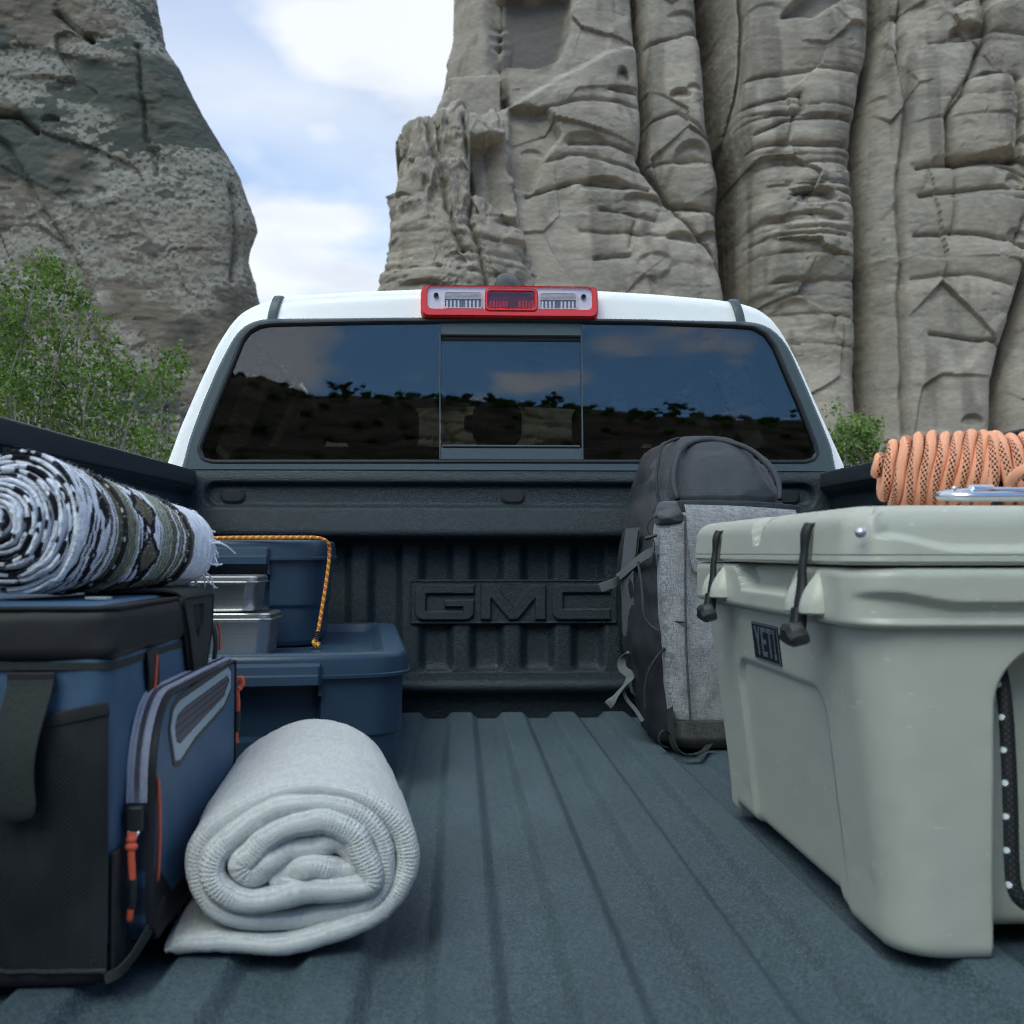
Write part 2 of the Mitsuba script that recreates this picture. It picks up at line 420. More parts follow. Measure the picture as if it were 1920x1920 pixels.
def serape_color(p, n, uv):
    """uv: x = distance along the roll in metres, y = distance round it in metres."""
    a, s = uv.x, uv.y
    yarn = noise(a * 700, s * 60)
    jag = (noise(a * 120, s * 300) - 0.5) * 0.004 + (noise(s * 90, 7.0) - 0.5) * 0.006
    x = a + jag
    white, olive, sage, black = mi.Color3f(0.66, 0.70, 0.80), mi.Color3f(0.115, 0.112, 0.080), mi.Color3f(0.31, 0.35, 0.29), mi.Color3f(0.014, 0.015, 0.02)
    tri = dr.abs(s / 0.055 - dr.floor(s / 0.055) - 0.5) * 2
    k = noise((a + 0.008 * tri) * 230, s * 24 + 5) * 0.62 + noise((a - 0.007 * tri) * 360, s * 52) * 0.38
    ikat = mix(white, black, smoothstep(0.575, 0.61, k))
    bands = ikat

    def band(lo, hi, c):
        nonlocal bands
        bands = mix(bands, c, smoothstep(lo - 0.0006, lo + 0.0006, x) * smoothstep(hi + 0.0006, hi - 0.0006, x))

    band(0.088, 1.0, olive)
    band(0.094, 0.102, white)
    band(0.107, 0.111, white)
    for q in range(4):
        band(0.121 + 0.006 * q, 0.1235 + 0.006 * q, mix(sage, olive, 0.3))
    band(0.145, 0.155, sage)
    band(0.152, 0.206, white)
    dia = dr.abs(s / 0.060 - dr.floor(s / 0.060) - 0.5) * 0.052
    d0 = dr.abs(x - 0.180) + dia
    mid = smoothstep(0.153, 0.155, x) * smoothstep(0.205, 0.203, x)
    bands = mix(bands, olive, smoothstep(0.0215, 0.0195, d0) * mid)
    bands = mix(bands, black, smoothstep(0.005, 0.0035, dr.abs(d0 - 0.0235)) * mid)
    bands = mix(bands, black, smoothstep(0.54, 0.60, noise(a * 300, s * 40)) * mid * smoothstep(0.022, 0.026, d0))
    band(0.206, 0.232, sage)
    for q in range(3):
        band(0.211 + 0.007 * q, 0.2135 + 0.007 * q, olive)
    band(0.243, 0.247, white)
    band(0.252, 0.256, sage)
    band(0.266, 0.270, white)
    band(0.288, 1.0, white)
    return bands * (0.72 + 0.5 * yarn)


mat('serape_weave', proc(serape_color), 0.95, 0.1, sheen=0.4, bump=proc(lambda p, n, uv: noise(uv.x * 420, uv.y * 130) + 0.6 * noise(uv.x * 700, uv.y * 500), eps=3e-4), scale=0.0024)
mat('white_yarn', (0.68, 0.71, 0.78), 0.95, 0.1)
mat('black_cord', (0.012, 0.013, 0.015), 0.7, 0.3)


def weave(s1, s2):
    return lambda p, n, uv: dr.sin(p.x * s1) * dr.sin(p.z * s1) + dr.sin(p.y * s1) * dr.sin(p.z * s2)


def wrinkle(p, n, uv):
    return fbm(p.x * 16, p.y * 16, p.z * 10, 3)


mat('bag_navy', proc(lambda p, n, uv: mix((0.034, 0.078, 0.140), (0.046, 0.098, 0.172), fbm(p.x * 22, p.y * 22, p.z * 22, 3))), 0.55, 0.4, sheen=0.2, bump=proc(wrinkle, eps=3e-3), scale=0.010)
mat('bag_black', (0.012, 0.0135, 0.018), 0.6, 0.35, bump=proc(wrinkle, eps=3e-3), scale=0.006)


def mesh_color(p, n, uv):
    a, b = (p.x + p.z) * 230.0, (p.x - p.z) * 230.0
    fa, fb_ = a - dr.floor(a) - 0.5, b - dr.floor(b) - 0.5
    return mix((0.015, 0.018, 0.022), (0.003, 0.004, 0.005), smoothstep(0.16, 0.06, fa * fa + fb_ * fb_))


mat('bag_mesh', proc(mesh_color), 0.65, 0.3, bump=proc(wrinkle, eps=3e-3), scale=0.012)
mat('webbing', proc(lambda p, n, uv: mix((0.018, 0.023, 0.024), (0.034, 0.041, 0.041), noise(p.x * 500, p.y * 200, p.z * 900))), 0.75, 0.25, bump=proc(lambda p, n, uv: dr.sin(p.z * 3600), eps=2e-4), scale=0.0002)
mat('zip_tape', proc(lambda p, n, uv: mix((0.27, 0.29, 0.37), (0.36, 0.38, 0.46), noise(p.x * 300, p.y * 300, p.z * 300))), 0.6, 0.3)
mat('reflective_print', (0.26, 0.34, 0.38), 0.4, 0.5)
mat('print_dark', (0.045, 0.052, 0.055), 0.6, 0.3)
mat('print_mauve', (0.085, 0.080, 0.105), 0.6, 0.3)
mat('orange_cord', (0.62, 0.105, 0.055), 0.6, 0.3)
mat('pack_dark', proc(lambda p, n, uv: mix((0.026, 0.031, 0.038), (0.042, 0.049, 0.058), dr.select(dr.maximum(dr.sin(p.x * 1100), dr.sin(p.z * 1100)) > 0.85, 1.0, 0.25))), 0.6, 0.35, sheen=0.3, bump=proc(wrinkle, eps=3e-3), scale=0.014)
mat('pack_black', (0.020, 0.022, 0.028), 0.6, 0.3, sheen=0.3, bump=proc(wrinkle, eps=3e-3), scale=0.02)
mat('pack_mesh', proc(lambda p, n, uv: mix((0.075, 0.080, 0.090), (0.115, 0.120, 0.13), noise(p.x * 700, p.y * 700, p.z * 700))), 0.75, 0.2)


def heather(p, n, uv):
    q = p.x + 0.6 * p.y
    t = noise(q * 170, p.z * 2600) * 0.5 + noise(q * 2600, p.z * 170) * 0.5
    return mix((0.15, 0.155, 0.168), (0.34, 0.35, 0.37), smoothstep(0.28, 0.72, t))


mat('pack_heather', proc(heather), 0.85, 0.15, bump=proc(wrinkle, eps=3e-3), scale=0.016)
mat('pack_heather_dark', proc(lambda p, n, uv: heather(p, n, uv) * 0.30), 0.85, 0.15)
mat('strap_grey', (0.13, 0.145, 0.155), 0.7, 0.25, bump=proc(lambda p, n, uv: dr.sin((p.x + p.z) * 3000), eps=2e-4), scale=0.0002)

# ------------------------------------------------------------------ ground, cliffs, hill behind


def line_at(line, z):
    l = np.array(line)[::-1] if line[0][1] > line[-1][1] else np.array(line)
    return np.interp(z, l[:, 1], l[:, 0])


def dist_to(line, x, z):
    """Distance from points to a polyline in the (x, z) plane."""
    best = np.full(x.shape, 1e9)
    for (ax, az), (bx, bz) in zip(line[:-1], line[1:]):
        dx, dz = bx - ax, bz - az
        t = np.clip(((x - ax) * dx + (z - az) * dz) / (dx * dx + dz * dz + 1e-9), 0, 1)
        best = np.minimum(best, np.hypot(x - ax - t * dx, z - az - t * dz))
    return best


def strata(x, z, seed, spacing, amp, joint=2.2, tilt=0.0, wave=0.5, mask=None, soft=5.0, offset=0.5):
    """Weathered bedding: blocky rounded layers with sunken seams that come and go, each layer broken by upright joints."""
    rng = np.random.default_rng(seed)
    zz = z + tilt * x + wave * 2 * fb(x, z * 0.5, 0.20, 3, seed) + 0.10 * spacing * fb(x, z, 1.7, 2, seed + 5)
    edges = np.cumsum(rng.uniform(0.3, 1.7, 600) * spacing) - 8
    k = np.clip(np.searchsorted(edges, zz) - 1, 0, 598)
    h = edges[k + 1] - edges[k]
    s = (zz - edges[k]) / h
    seam = sm(-0.10, 0.16, fb(x + 9.1 * k, z * 0.2 + 3.7 * k, 0.45, 2, seed + 3))
    if mask is None:
        mask = sm(-0.10, 0.12, fb(x, z, 0.24, 3, seed + 1))
    pillow = 1 - np.abs(2 * s - 1.06) ** soft * (0.25 + 0.75 * seam)
    jo = rng.uniform(0, 10, 600)[k] + x / (joint * (0.6 + h)) + 0.35 * fb(x, z, 0.9, 3, seed + 2)
    jd = np.abs(jo - np.round(jo)) * joint * (0.6 + h)
    open_ = (rng.random(4000)[(np.round(jo).astype(int) * 37 + k * 11) % 4000] > 0.5) * seam
    crack = -np.exp(-(jd / 0.045) ** 1.5) * open_
    step = rng.uniform(-1, 1, 4000)[(np.floor(jo).astype(int) * 53 + k * 17) % 4000] * 0.5
    step = gaussian_filter(step, (0, 1.2))
    lay = offset * rng.uniform(-1, 1, 600)[k]
    return amp * mask * (lay + pillow * 0.9 + crack * 0.7 + step * offset)


def spall(x, z, s, seed, depth, stretch=1.0, edge=0.03, level=0.0):
    """Sheets of rock broken away, leaving a sharp step."""
    return depth * sm(level, level + edge, fb(x, z * stretch, s, 4, seed))


def facets(x, z, sx, sz, amp, slope, seed, warp=0.35):
    """Angular broken rock: irregular cells, each with its own depth and its own tilt."""
    rng = np.random.default_rng(seed)
    T_ = rng.random((97, 89, 5))
    u, v = x / sx + warp * 2 * fb(x / sx, z / sz, 0.8, 3, seed), z / sz + warp * 2 * fb(x / sx + 50, z / sz, 0.8, 3, seed + 1)
    iu, iv = np.floor(u).astype(int), np.floor(v).astype(int)
    best = np.full(u.shape, 9.0)
    out = np.zeros_like(u)
    for a in (-1, 0, 1):
        for b in (-1, 0, 1):
            c = T_[(iu + a) % 97, (iv + b) % 89]
            du, dv = u - (iu + a + c[..., 0]), v - (iv + b + c[..., 1])
            dd = du * du + dv * dv
            val = amp * (c[..., 2] * 2 - 1) + slope * (du * sx * (c[..., 3] * 2 - 1) + dv * sz * (c[..., 4] * 2 - 1))
            out = np.where(dd < best, val, out)
            best = np.minimum(best, dd)
    return out


def columns(x, z, cuts, bulge, notch, width, p=2.6):
    """Rounded columns between upright cracks (polylines), with a deep notch along each crack."""
    xs = np.stack([line_at(c, z) for c in cuts], -1)
    out = np.zeros_like(x)
    for i in range(len(cuts) - 1):
        a, b = xs[..., i], xs[..., i + 1]
        w = np.maximum(b - a, 0.05)
        t = (x - a) / w
        inside = (t >= 0) & (t < 1)
        out = np.where(inside, bulge[i] * np.minimum(w / 2.5, 1) * (1 - np.abs(2 * t - 1) ** p), out)
    for i, c in enumerate(cuts):
        if notch[i]:
            wob = 0.07 * fb(x, z, 2.5, 3, i + 40)
            out = out - notch[i] * np.exp(-(np.abs(x + wob - xs[..., i]) / width[i]) ** 1.6)
    return out


def alcove(x, z, cx, cz, rx, rz, depth):
    """A wind-scooped hollow: arched above, with a flat sill."""
    u, v = (x - cx) / rx, (z - cz) / rz
    r = np.hypot(u, np.where(v < 0, v * 3.5, v))
    return -depth * (1 - sm(0.72, 1.05, r)) * (0.45 + 0.55 * np.clip(v, 0, 1))


def cliff_mesh(xl, xr, ztop, zbot, y0, nu, nw, disp, left=None, right=None, top=None, back=10.0):
    """A rock face as a dense sheet that turns round its left / right edge (radius left / right) and over its top. xl, xr: edges as functions of the height; ztop: of x."""
    u = np.linspace(0, 1, nu)
    zref = float(np.max(ztop(np.array([0.0]))))
    extra = 46
    segs = [('f', u)]
    if left:
        segs.insert(0, ('l', np.linspace(2.0, 0.02, extra)))
    if right:
        segs.append(('r', np.linspace(0.02, 2.0, extra)))
    cols_kind = np.concatenate([np.full(len(s), {'l': -1, 'f': 0, 'r': 1}[k]) for k, s in segs])
    cols_val = np.concatenate([s for _, s in segs])
    w = np.linspace(0, 1, nw)
    tops = np.linspace(0.03, 2.0, 40) if top else np.array([])
    W = np.concatenate([w, np.ones(len(tops))])
    psi = np.concatenate([np.zeros(nw), np.minimum(tops, 1) * math.pi / 2])
    far = np.concatenate([np.zeros(nw), np.maximum(tops - 1, 0) * back])
    kind, val = np.broadcast_to(cols_kind, (len(W), len(cols_kind))), np.broadcast_to(cols_val, (len(W), len(cols_kind)))
    Wg, psig, farg = (np.broadcast_to(q[:, None], kind.shape) for q in (W, psi, far))
    zn = zbot + Wg * (zref - zbot)
    L, R_ = xl(zn), xr(zn)
    rl, rg = left or 0.0, right or 0.0
    L, R_ = L + 0.0 * zn, R_ + 0.0 * zn
    xf = (L + rl) + np.where(kind == 0, val, np.where(kind < 0, 0, 1)) * ((R_ - rg) - (L + rl))
    phi = np.where(kind == 0, 0.0, np.minimum(val, 1) * math.pi / 2)
    rad = np.where(kind < 0, rl, rg)
    more = np.where(kind == 0, 0.0, np.maximum(val - 1, 0) * back)
    sgn = kind.astype(float)
    X = xf + sgn * (rad * np.sin(phi) - 0.55 * more)
    Y = rad * (1 - np.cos(phi)) + more
    flat = xf + sgn * (rad * phi + more)
    rt = top or 0.0
    Z = zbot + Wg * (ztop(xf) - rt - zbot) + rt * np.sin(psig)
    Y = Y + rt * (1 - np.cos(psig)) + farg
    flatz = zbot + Wg * (ztop(xf) - rt - zbot) + rt * psig + farg
    N = np.stack([sgn * np.sin(phi) * np.cos(psig), -np.cos(phi) * np.cos(psig) + 0 * Z, np.sin(psig) + 0 * Z], -1)
    P = np.stack([X, Y + y0(X), Z], -1)
    return grid(P + N * disp(flat, flatz)[..., None])


def const(c):
    return lambda a: np.full(np.shape(a), float(c))


# the big cliff on the right
C1 = [(4.65, 22), (4.65, 16.84), (4.61, 15.71), (4.68, 14.01), (4.70, 12.04), (4.56, 11.06), (4.90, 10.51), (5.53, 9.67), (6.22, 8.84), (6.57, 8.15), (6.77, 6.76), (6.74, -2)]
C2 = [(6.52, 22), (6.52, 16.89), (6.54, 15.75), (6.64, 14.34), (6.66, 12.08), (6.82, 11.52), (6.96, 10.81), (6.97, 9.69), (7.03, 8.15), (7.07, 6.76), (7.05, -2)]
C2B = [(7.20, 22), (7.22, 15.77), (7.27, 14.63), (7.12, 13.07), (6.90, 11.52), (7.02, 10.8), (7.07, 8.0), (7.1, -2)]
C3 = [(10.67, 22), (10.67, 16.98), (10.68, 15.84), (10.67, 14.56), (10.34, 13.13), (10.04, 11.71), (9.99, 10.86), (9.94, 8.75), (9.97, 6.78), (9.91, 4.83), (9.88, -2)]
C5 = [(11.27, 22), (11.23, 15.85), (11.06, 13.71), (11.12, 12.43), (10.88, 10.16), (10.78, 7.91), (10.72, 5.95), (10.6, -2)]
C4 = [(14.87, 22), (14.87, 17.08), (14.79, 15.93), (14.64, 13.49), (14.40, 11.92), (14.43, 10.92), (14.49, 10.14), (14.11, 8.51), (13.54, 6.81), (13.09, 5.41), (12.88, 3.59), (12.77, -2)]
C6 = [(13.08, 15.03), (13.07, 14.03), (12.33, 12.52), (11.97, 12.02), (12.00, 11.03), (12.24, 10.82), (13.60, 10.91), (13.72, 11.91), (13.84, 13.05)]
C7 = [(1.11, 22), (1.11, 16.76), (1.09, 15.63), (1.09, 13.81), (1.11, 12.69), (1.23, 12.27)]
PANEL = Polygon([(1.13, 15.46), (2.87, 15.67), (2.78, 14.47), (2.54, 13.69), (1.92, 13.47), (1.16, 13.53)])
OVERHANG = Polygon([(8.09, 14.79), (8.52, 15.22), (8.94, 15.63), (10.37, 16.19), (9.87, 15.40), (8.94, 14.78)])
PLATE = Polygon([(1.23, 12.20), (2.19, 12.14), (2.47, 11.45), (2.05, 10.88), (1.78, 10.04), (1.36, 10.11), (1.25, 10.32)])
SCOOPS = [(8.65, 9.92, 0.62, 0.34, 0.55), (5.60, 12.85, 0.30, 0.22, 0.3), (4.1, 13.15, 0.18, 0.35, 0.3), (8.6, 9.35, 0.9, 0.25, 0.25), (3.1, 11.3, 0.6, 0.3, 0.2), (14.0, 11.3, 0.35, 0.25, 0.3),
          (3.6, 10.2, 0.7, 0.3, 0.3), (4.6, 9.9, 0.6, 0.28, 0.35), (5.5, 8.9, 0.5, 0.25, 0.3), (8.2, 6.9, 0.6, 0.6, 0.2), (5.9, 11.2, 0.5, 0.5, 0.3), (12.6, 14.1, 0.45, 0.35, 0.4), (13.6, 10.3, 0.3, 0.3, 0.3)]

SEAMS = [[(11.72, 13.95), (12.88, 14.16), (14.23, 14.21)], [(12.55, 12.94), (13.77, 13.09)], [(12.48, 12.94), (12.03, 12.29), (11.99, 11.54), (12.07, 10.90)], [(12.07, 10.90), (13.67, 10.95)], [(13.77, 13.09), (13.78, 12.06), (13.71, 10.95)], [(11.31, 10.76), (12.19, 10.83), (13.45, 10.69), (14.49, 10.30)], [(12.19, 10.83), (12.16, 10.08), (12.02, 9.06)], [(11.36, 10.07), (12.19, 10.11), (13.40, 10.18), (14.45, 10.23)], [(11.15, 9.03), (12.05, 9.06), (13.14, 8.92), (13.85, 8.79)], [(13.03, 15.89), (13.04, 14.23)], [(12.37, 14.92), (13.02, 15.19)], [(12.44, 15.49), (12.96, 15.66)], [(13.55, 8.83), (13.91, 9.78)], [(11.00, 7.91), (12.27, 8.04), (13.41, 7.80)], [(11.41, 6.59), (12.25, 6.41), (12.96, 6.39)], [(7.14, 12.44), (8.47, 12.68)], [(7.08, 12.03), (8.46, 12.23)], [(7.39, 11.71), (8.33, 12.05), (9.76, 12.15)], [(7.31, 11.34), (9.86, 11.44)], [(7.69, 10.33), (9.90, 10.39)], [(7.37, 9.39), (9.33, 9.47)], [(8.49, 12.69), (8.53, 12.30)], [(8.34, 12.23), (8.13, 11.47)], [(7.49, 10.89), (9.75, 10.97)], [(7.34, 9.00), (9.45, 9.05)], [(7.26, 13.22), (8.78, 13.41), (10.35, 13.48)], [(7.75, 7.88), (9.87, 8.01)], [(1.64, 9.90), (2.93, 10.34), (4.69, 10.26)], [(2.71, 11.31), (3.62, 11.35), (4.56, 11.17)], [(3.44, 9.65), (4.79, 9.39)], [(4.13, 8.68), (4.27, 9.34)], [(3.26, 8.39), (4.13, 8.44)], [(2.05, 10.81), (2.75, 11.03), (4.69, 10.75)], [(2.95, 9.08), (5.94, 8.95)], [(4.85, 14.34), (6.35, 14.80)], [(4.70, 12.14), (5.54, 12.44), (6.33, 11.83)], [(4.76, 11.06), (5.95, 11.25), (6.72, 11.09)], [(5.25, 10.09), (6.51, 9.97)], [(3.72, 12.80), (4.63, 12.89)], [(1.92, 12.14), (3.03, 12.41), (4.56, 12.49)]]


def right_face(x, z):
    lean = (15 - z) * 0.10
    ends = [(-1.2, 22), (-0.9, 12), (-0.6, -2)]
    edge_r = [(24, 22), (24, -2)]
    d = columns(x, z, [ends, C1, C2, C3, C4, edge_r], [0.7, 0.5, 0.9, 0.9, 0.8], [0, 1.1, 2.8, 1.4, 1.5, 0], [.1, .10, .26, .12, .13, .1], p=3.4)
    d = d - 1.7 * sm(0.32, 0.0, np.abs(x - (line_at(C2, z) + line_at(C2B, z)) / 2)) * sm(11.8, 9.0, z)
    for line, dep, wid in ((C5, 0.30, 0.07), (C7, 0.55, 0.07), (C2B, 0.6, 0.06)):
        d = d - dep * np.exp(-(np.abs(x + 0.12 * fb(x, z, 1.6, 3, 9) - line_at(line, z)) / wid) ** 1.5) * (z > line[-1][1])
    d = d - 0.30 * np.exp(-(dist_to(C6, x + 0.15 * fb(x, z, 1.5, 3, 5), z + 0.1 * fb(x, z, 1.9, 3, 6)) / 0.07) ** 1.5)
    # the tongue of lighter rock that flares forward towards the foot of the main column
    tongue = sm(-0.1, 0.25, (x - 1.2) * 0.62 - (z - 12.35) + 0.5 * fb(x, z, 0.8, 3, 31)) * sm(0.15, -0.1, x - line_at(C1, z))
    d = d + tongue * (0.35 + 0.10 * np.clip(13 - z, 0, 8))
    m = contains_xy(PANEL, x, z).astype(float) * 0.55 + contains_xy(OVERHANG, x, z) * 0.5 + contains_xy(PLATE, x, z) * 0.35
    m = gaussian_filter(m, 1.3)
    d = d - m
    calm = np.clip(1 - 2.2 * gaussian_filter(m, 2.5), 0.1, 1)
    c2, c3, c4 = sm(0.0, 0.3, x - line_at(C2, z)), sm(0.0, 0.3, x - line_at(C3, z)), sm(0.0, 0.3, x - line_at(C4, z))
    ramp = lambda a, b, c, e: sm(a, b, z) * sm(e, c, z)
    patch = sm(-0.16, 0.10, fb(x, z, 0.30, 3, 71))
    pillows = c2 * (1 - c3) * (ramp(5.6, 6.4, 12.0, 13.2) + 0.25)
    blocks = sm(0.0, 0.5, x - line_at(C5, z)) * (1 - 0.4 * c4) * (0.35 + 0.65 * sm(6.0, 8.5, z))
    ledges = (1 - c2) * sm(0.3, 1.5, x) * (0.30 + 0.55 * sm(10.8, 9.6, z - 0.25 * x + 0.8)) + 0.35 * c3
    d = d + calm * (strata(x, z, 12, 0.52, 0.12, 1.8, tilt=-0.05, mask=pillows * (0.5 + 0.5 * patch), offset=0.30) + strata(x, z, 13, 1.05, 0.07, 1.1, tilt=-0.03, wave=0.35, mask=blocks * (0.5 + 0.5 * patch), soft=7, offset=0.45)
                    + strata(x, z, 14, 0.80, 0.055, 2.4, tilt=-0.10, wave=0.4, mask=ledges * (0.25 + 0.75 * patch), soft=6, offset=0.5)
                    + strata(x, z, 33, 0.17, 0.012, 1.0, tilt=-0.08, mask=patch * (ledges + pillows)))
    wx, wz = x + 0.10 * fb(x, z, 1.8, 3, 101), z + 0.12 * fb(x, z, 1.6, 3, 102) + 0.05 * fb(x, z, 5.0, 2, 103)
    for i, l in enumerate(SEAMS):
        lo, hi = np.min(l, 0) - 0.5, np.max(l, 0) + 0.5
        k = np.where((x > lo[0]) & (x < hi[0]) & (z > lo[1]) & (z < hi[1]))
        if len(k[0]):
            ds = dist_to(l, wx[k], wz[k])
            deep = 0.10 + 0.10 * ((i * 37) % 10) / 10
            d[k] = d[k] - deep * np.exp(-(ds / 0.042) ** 1.3) - 0.07 * np.exp(-(ds / 0.22) ** 1.5)
    for a in SCOOPS:
        d = d + alcove(x, z, *a)
    rng = np.random.default_rng(4)
    for _ in range(26):
        cx, cz, rx = rng.uniform(0.5, 15), rng.uniform(3, 15.5), rng.uniform(0.16, 0.55)
        d = d + alcove(x, z, cx, cz, rx, rx * rng.uniform(0.35, 0.8), rng.uniform(0.06, 0.20))
    big = fb(x, z, 0.33, 2, 2) * 0.8
    broken = sm(-0.08, 0.10, fb(x, z, 0.4, 2, 88))
    angular = facets(x, z, 2.3, 1.8, 0.02, 0.11, 91, 0.12) + facets(x, z, 0.30, 0.10, 0.006, 0.09, 93, 0.15) * broken
    chips = spall(x, z, 0.34, 81, 0.10, 0.7, 0.05, 0.04) + spall(x, z - 0.4 * x, 0.26, 83, 0.16, 1.2, 0.05, 0.08)
    return d + lean + big + (chips + angular) * calm + fb(x, z, 1.5, 3, 3) * 0.06 * calm + fb(x, z * 1.6, 6.0, 3, 6) * 0.02


right_edge = [(0.6, 22), (0.35, 17.02), (0.29, 15.61), (0.06, 14.76), (-0.03, 13.78), (-0.17, 12.87), (-0.2, 11.0), (-0.2, 8.5), (-0.3, 5.0), (-0.4, -2)]
rf = cliff_mesh(lambda z: line_at(right_edge, z), const(21), const(20.5), -0.5, lambda x: 30 - 0.16 * np.maximum(x - 7, 0), 920, 620, right_face, left=1.3, top=1.0)

# the small buttress that stands in front of its left end
tower_left = [(-1.6, -1), (-1.42, 6.64), (-1.38, 7.20), (-1.34, 7.63), (-1.18, 8.13), (-1.18, 8.63), (-1.24, 9.13), (-1.36, 9.75), (-1.55, 10.37), (-1.58, 12.5)]
tower_right = [(1.15, 12.5), (1.10, 11.11), (1.17, 10.42), (1.20, 9.35), (1.54, 8.54), (2.10, 7.67), (2.22, 7.17), (2.47, 6.06), (2.9, -1)]
tower_top = np.array([(-1.6, 10.9), (-1.44, 11.15), (-1.25, 11.31), (-0.76, 11.54), (-0.14, 11.73), (0.48, 11.77), (0.67, 11.72), (0.85, 11.55), (1.04, 11.3), (1.3, 11.1)])
DARK_FACE = Polygon([(0.25, 11.02), (0.99, 11.10), (1.12, 10.41), (1.13, 9.41), (0.95, 9.31), (0.54, 9.68), (0.24, 9.75)])
TC1 = [(0.08, 11.47), (0.23, 10.40), (0.30, 9.40), (0.24, 8.90), (0.48, 8.28), (0.61, 7.53), (0.73, 6.66)]
TC2 = [(-0.75, 11.4), (-0.6, 10.6), (-0.35, 9.9), (-0.3, 9.3), (-0.1, 8.7), (0.1, 8.2)]


def tower_face(x, z):
    m = gaussian_filter(contains_xy(DARK_FACE, x, z).astype(float), 1.6)
    d = -0.85 * m + 0.45 * (1 - np.minimum(np.abs((x + 0.2) / 1.4), 1.2) ** 2) + (11 - z) * 0.13
    rough = sm(8.6, 9.4, z) * (1 - m)
    d = d + rough * (np.abs(fb(x, z * 0.4, 1.9, 4, 21)) * -1.3 + 0.2 * fb(x, z * 0.5, 5.0, 3, 25))
    d = d + (1 - rough) * (1 - m) * (strata(x, z, 51, 0.42, 0.17, 0.9, tilt=0.1) + strata(x, z, 52, 0.14, 0.03, 0.5, tilt=0.1))
    for line, dep, wid in ((TC1, 0.35, 0.06), (TC2, 0.25, 0.06)):
        d = d - dep * np.exp(-(dist_to(line, x + 0.1 * fb(x, z, 2.0, 3, 3), z) / wid) ** 1.5)
    rng = np.random.default_rng(8)
    for _ in range(22):
        rx = rng.uniform(0.1, 0.3)
        d = d + alcove(x, z, rng.uniform(-1.4, 2), rng.uniform(6, 9), rx, rx * rng.uniform(0.4, 0.8), rng.uniform(0.08, 0.22)) * (1 - m)
    return d + fb(x, z, 0.7, 3, 7) * 0.4 * (1 - m) + (facets(x, z, 0.8, 0.6, 0.035, 0.20, 95, 0.2) + facets(x, z, 0.30, 0.14, 0.010, 0.14, 96, 0.2)) * (1 - m) + fb(x, z, 2.6, 3, 9) * 0.08 * (1 - 0.8 * m) + fb(x, z, 8.0, 3, 10) * 0.03


tw = cliff_mesh(lambda z: line_at(tower_left, z), lambda z: line_at(tower_right, z), lambda x: np.interp(x, tower_top[:, 0], tower_top[:, 1]), -0.5, const(27.6), 230, 300, tower_face, left=0.6, right=0.45, top=0.35, back=5)
kn = cliff_mesh(lambda z: np.interp(z, [-1, 11.5, 12.3, 12.9, 13.4], [-0.75, -0.75, -0.62, -0.36, -0.2]), const(1.0), const(13.1), 9.0, const(28.6), 60, 120, lambda x, z: fb(x, z, 1.2, 4, 2) * 0.35, left=0.35, top=0.25, back=4)
tag(part(None, 'cliff', join(rf, tw, kn), 'rock_right', smooth=True), 'tall fissured tan sandstone cliff with upright columns behind the right of the truck', kind='structure')

# the darker rock wall on the left
left_edge = [(-9.5, 20), (-6.6, 14)] + [(a - float(np.interp(b, [2, 5, 8, 10, 12, 13], [0.10, 0.10, 0.12, 0.16, 0.20, 0.20])), b) for a, b in [(-5.79, 12.89), (-5.63, 11.87), (-5.60, 11.67), (-5.33, 11.26), (-5.16, 10.86), (-4.87, 10.26), (-4.72, 10.01), (-4.47, 9.55), (-4.17, 9.00), (-4.05, 8.60), (-3.91, 8.24), (-3.85, 7.92), (-3.98, 7.59), (-4.04, 7.31), (-3.94, 6.93), (-3.82, 6.43), (-3.80, 6.03), (-3.81, 5.22), (-3.88, 4.02), (-3.92, 2.63), (-3.7, -1)]]
L1 = [(-8.94, 9.27), (-8.54, 8.88), (-8.04, 8.08), (-7.54, 7.29), (-7.04, 6.49), (-6.79, 5.90), (-6.59, 5.20), (-6.4, 4.5)]
L2 = [(-6.06, 10.74), (-5.99, 10.13), (-5.92, 9.63), (-5.85, 9.02), (-5.69, 8.32)]
L3 = [(-8.76, 10.79), (-7.98, 10.80), (-6.90, 10.52), (-6.11, 10.46), (-5.42, 10.45), (-4.72, 10.16)]
L4 = [(-7.60, 11.42), (-7.20, 11.07), (-6.92, 10.91)]
L5 = [(-4.31, 8.19), (-4.24, 7.84), (-4.20, 7.23), (-4.27, 6.42)]
L6 = [(-8.9, 9.5), (-8.3, 9.45), (-8.0, 9.2)]


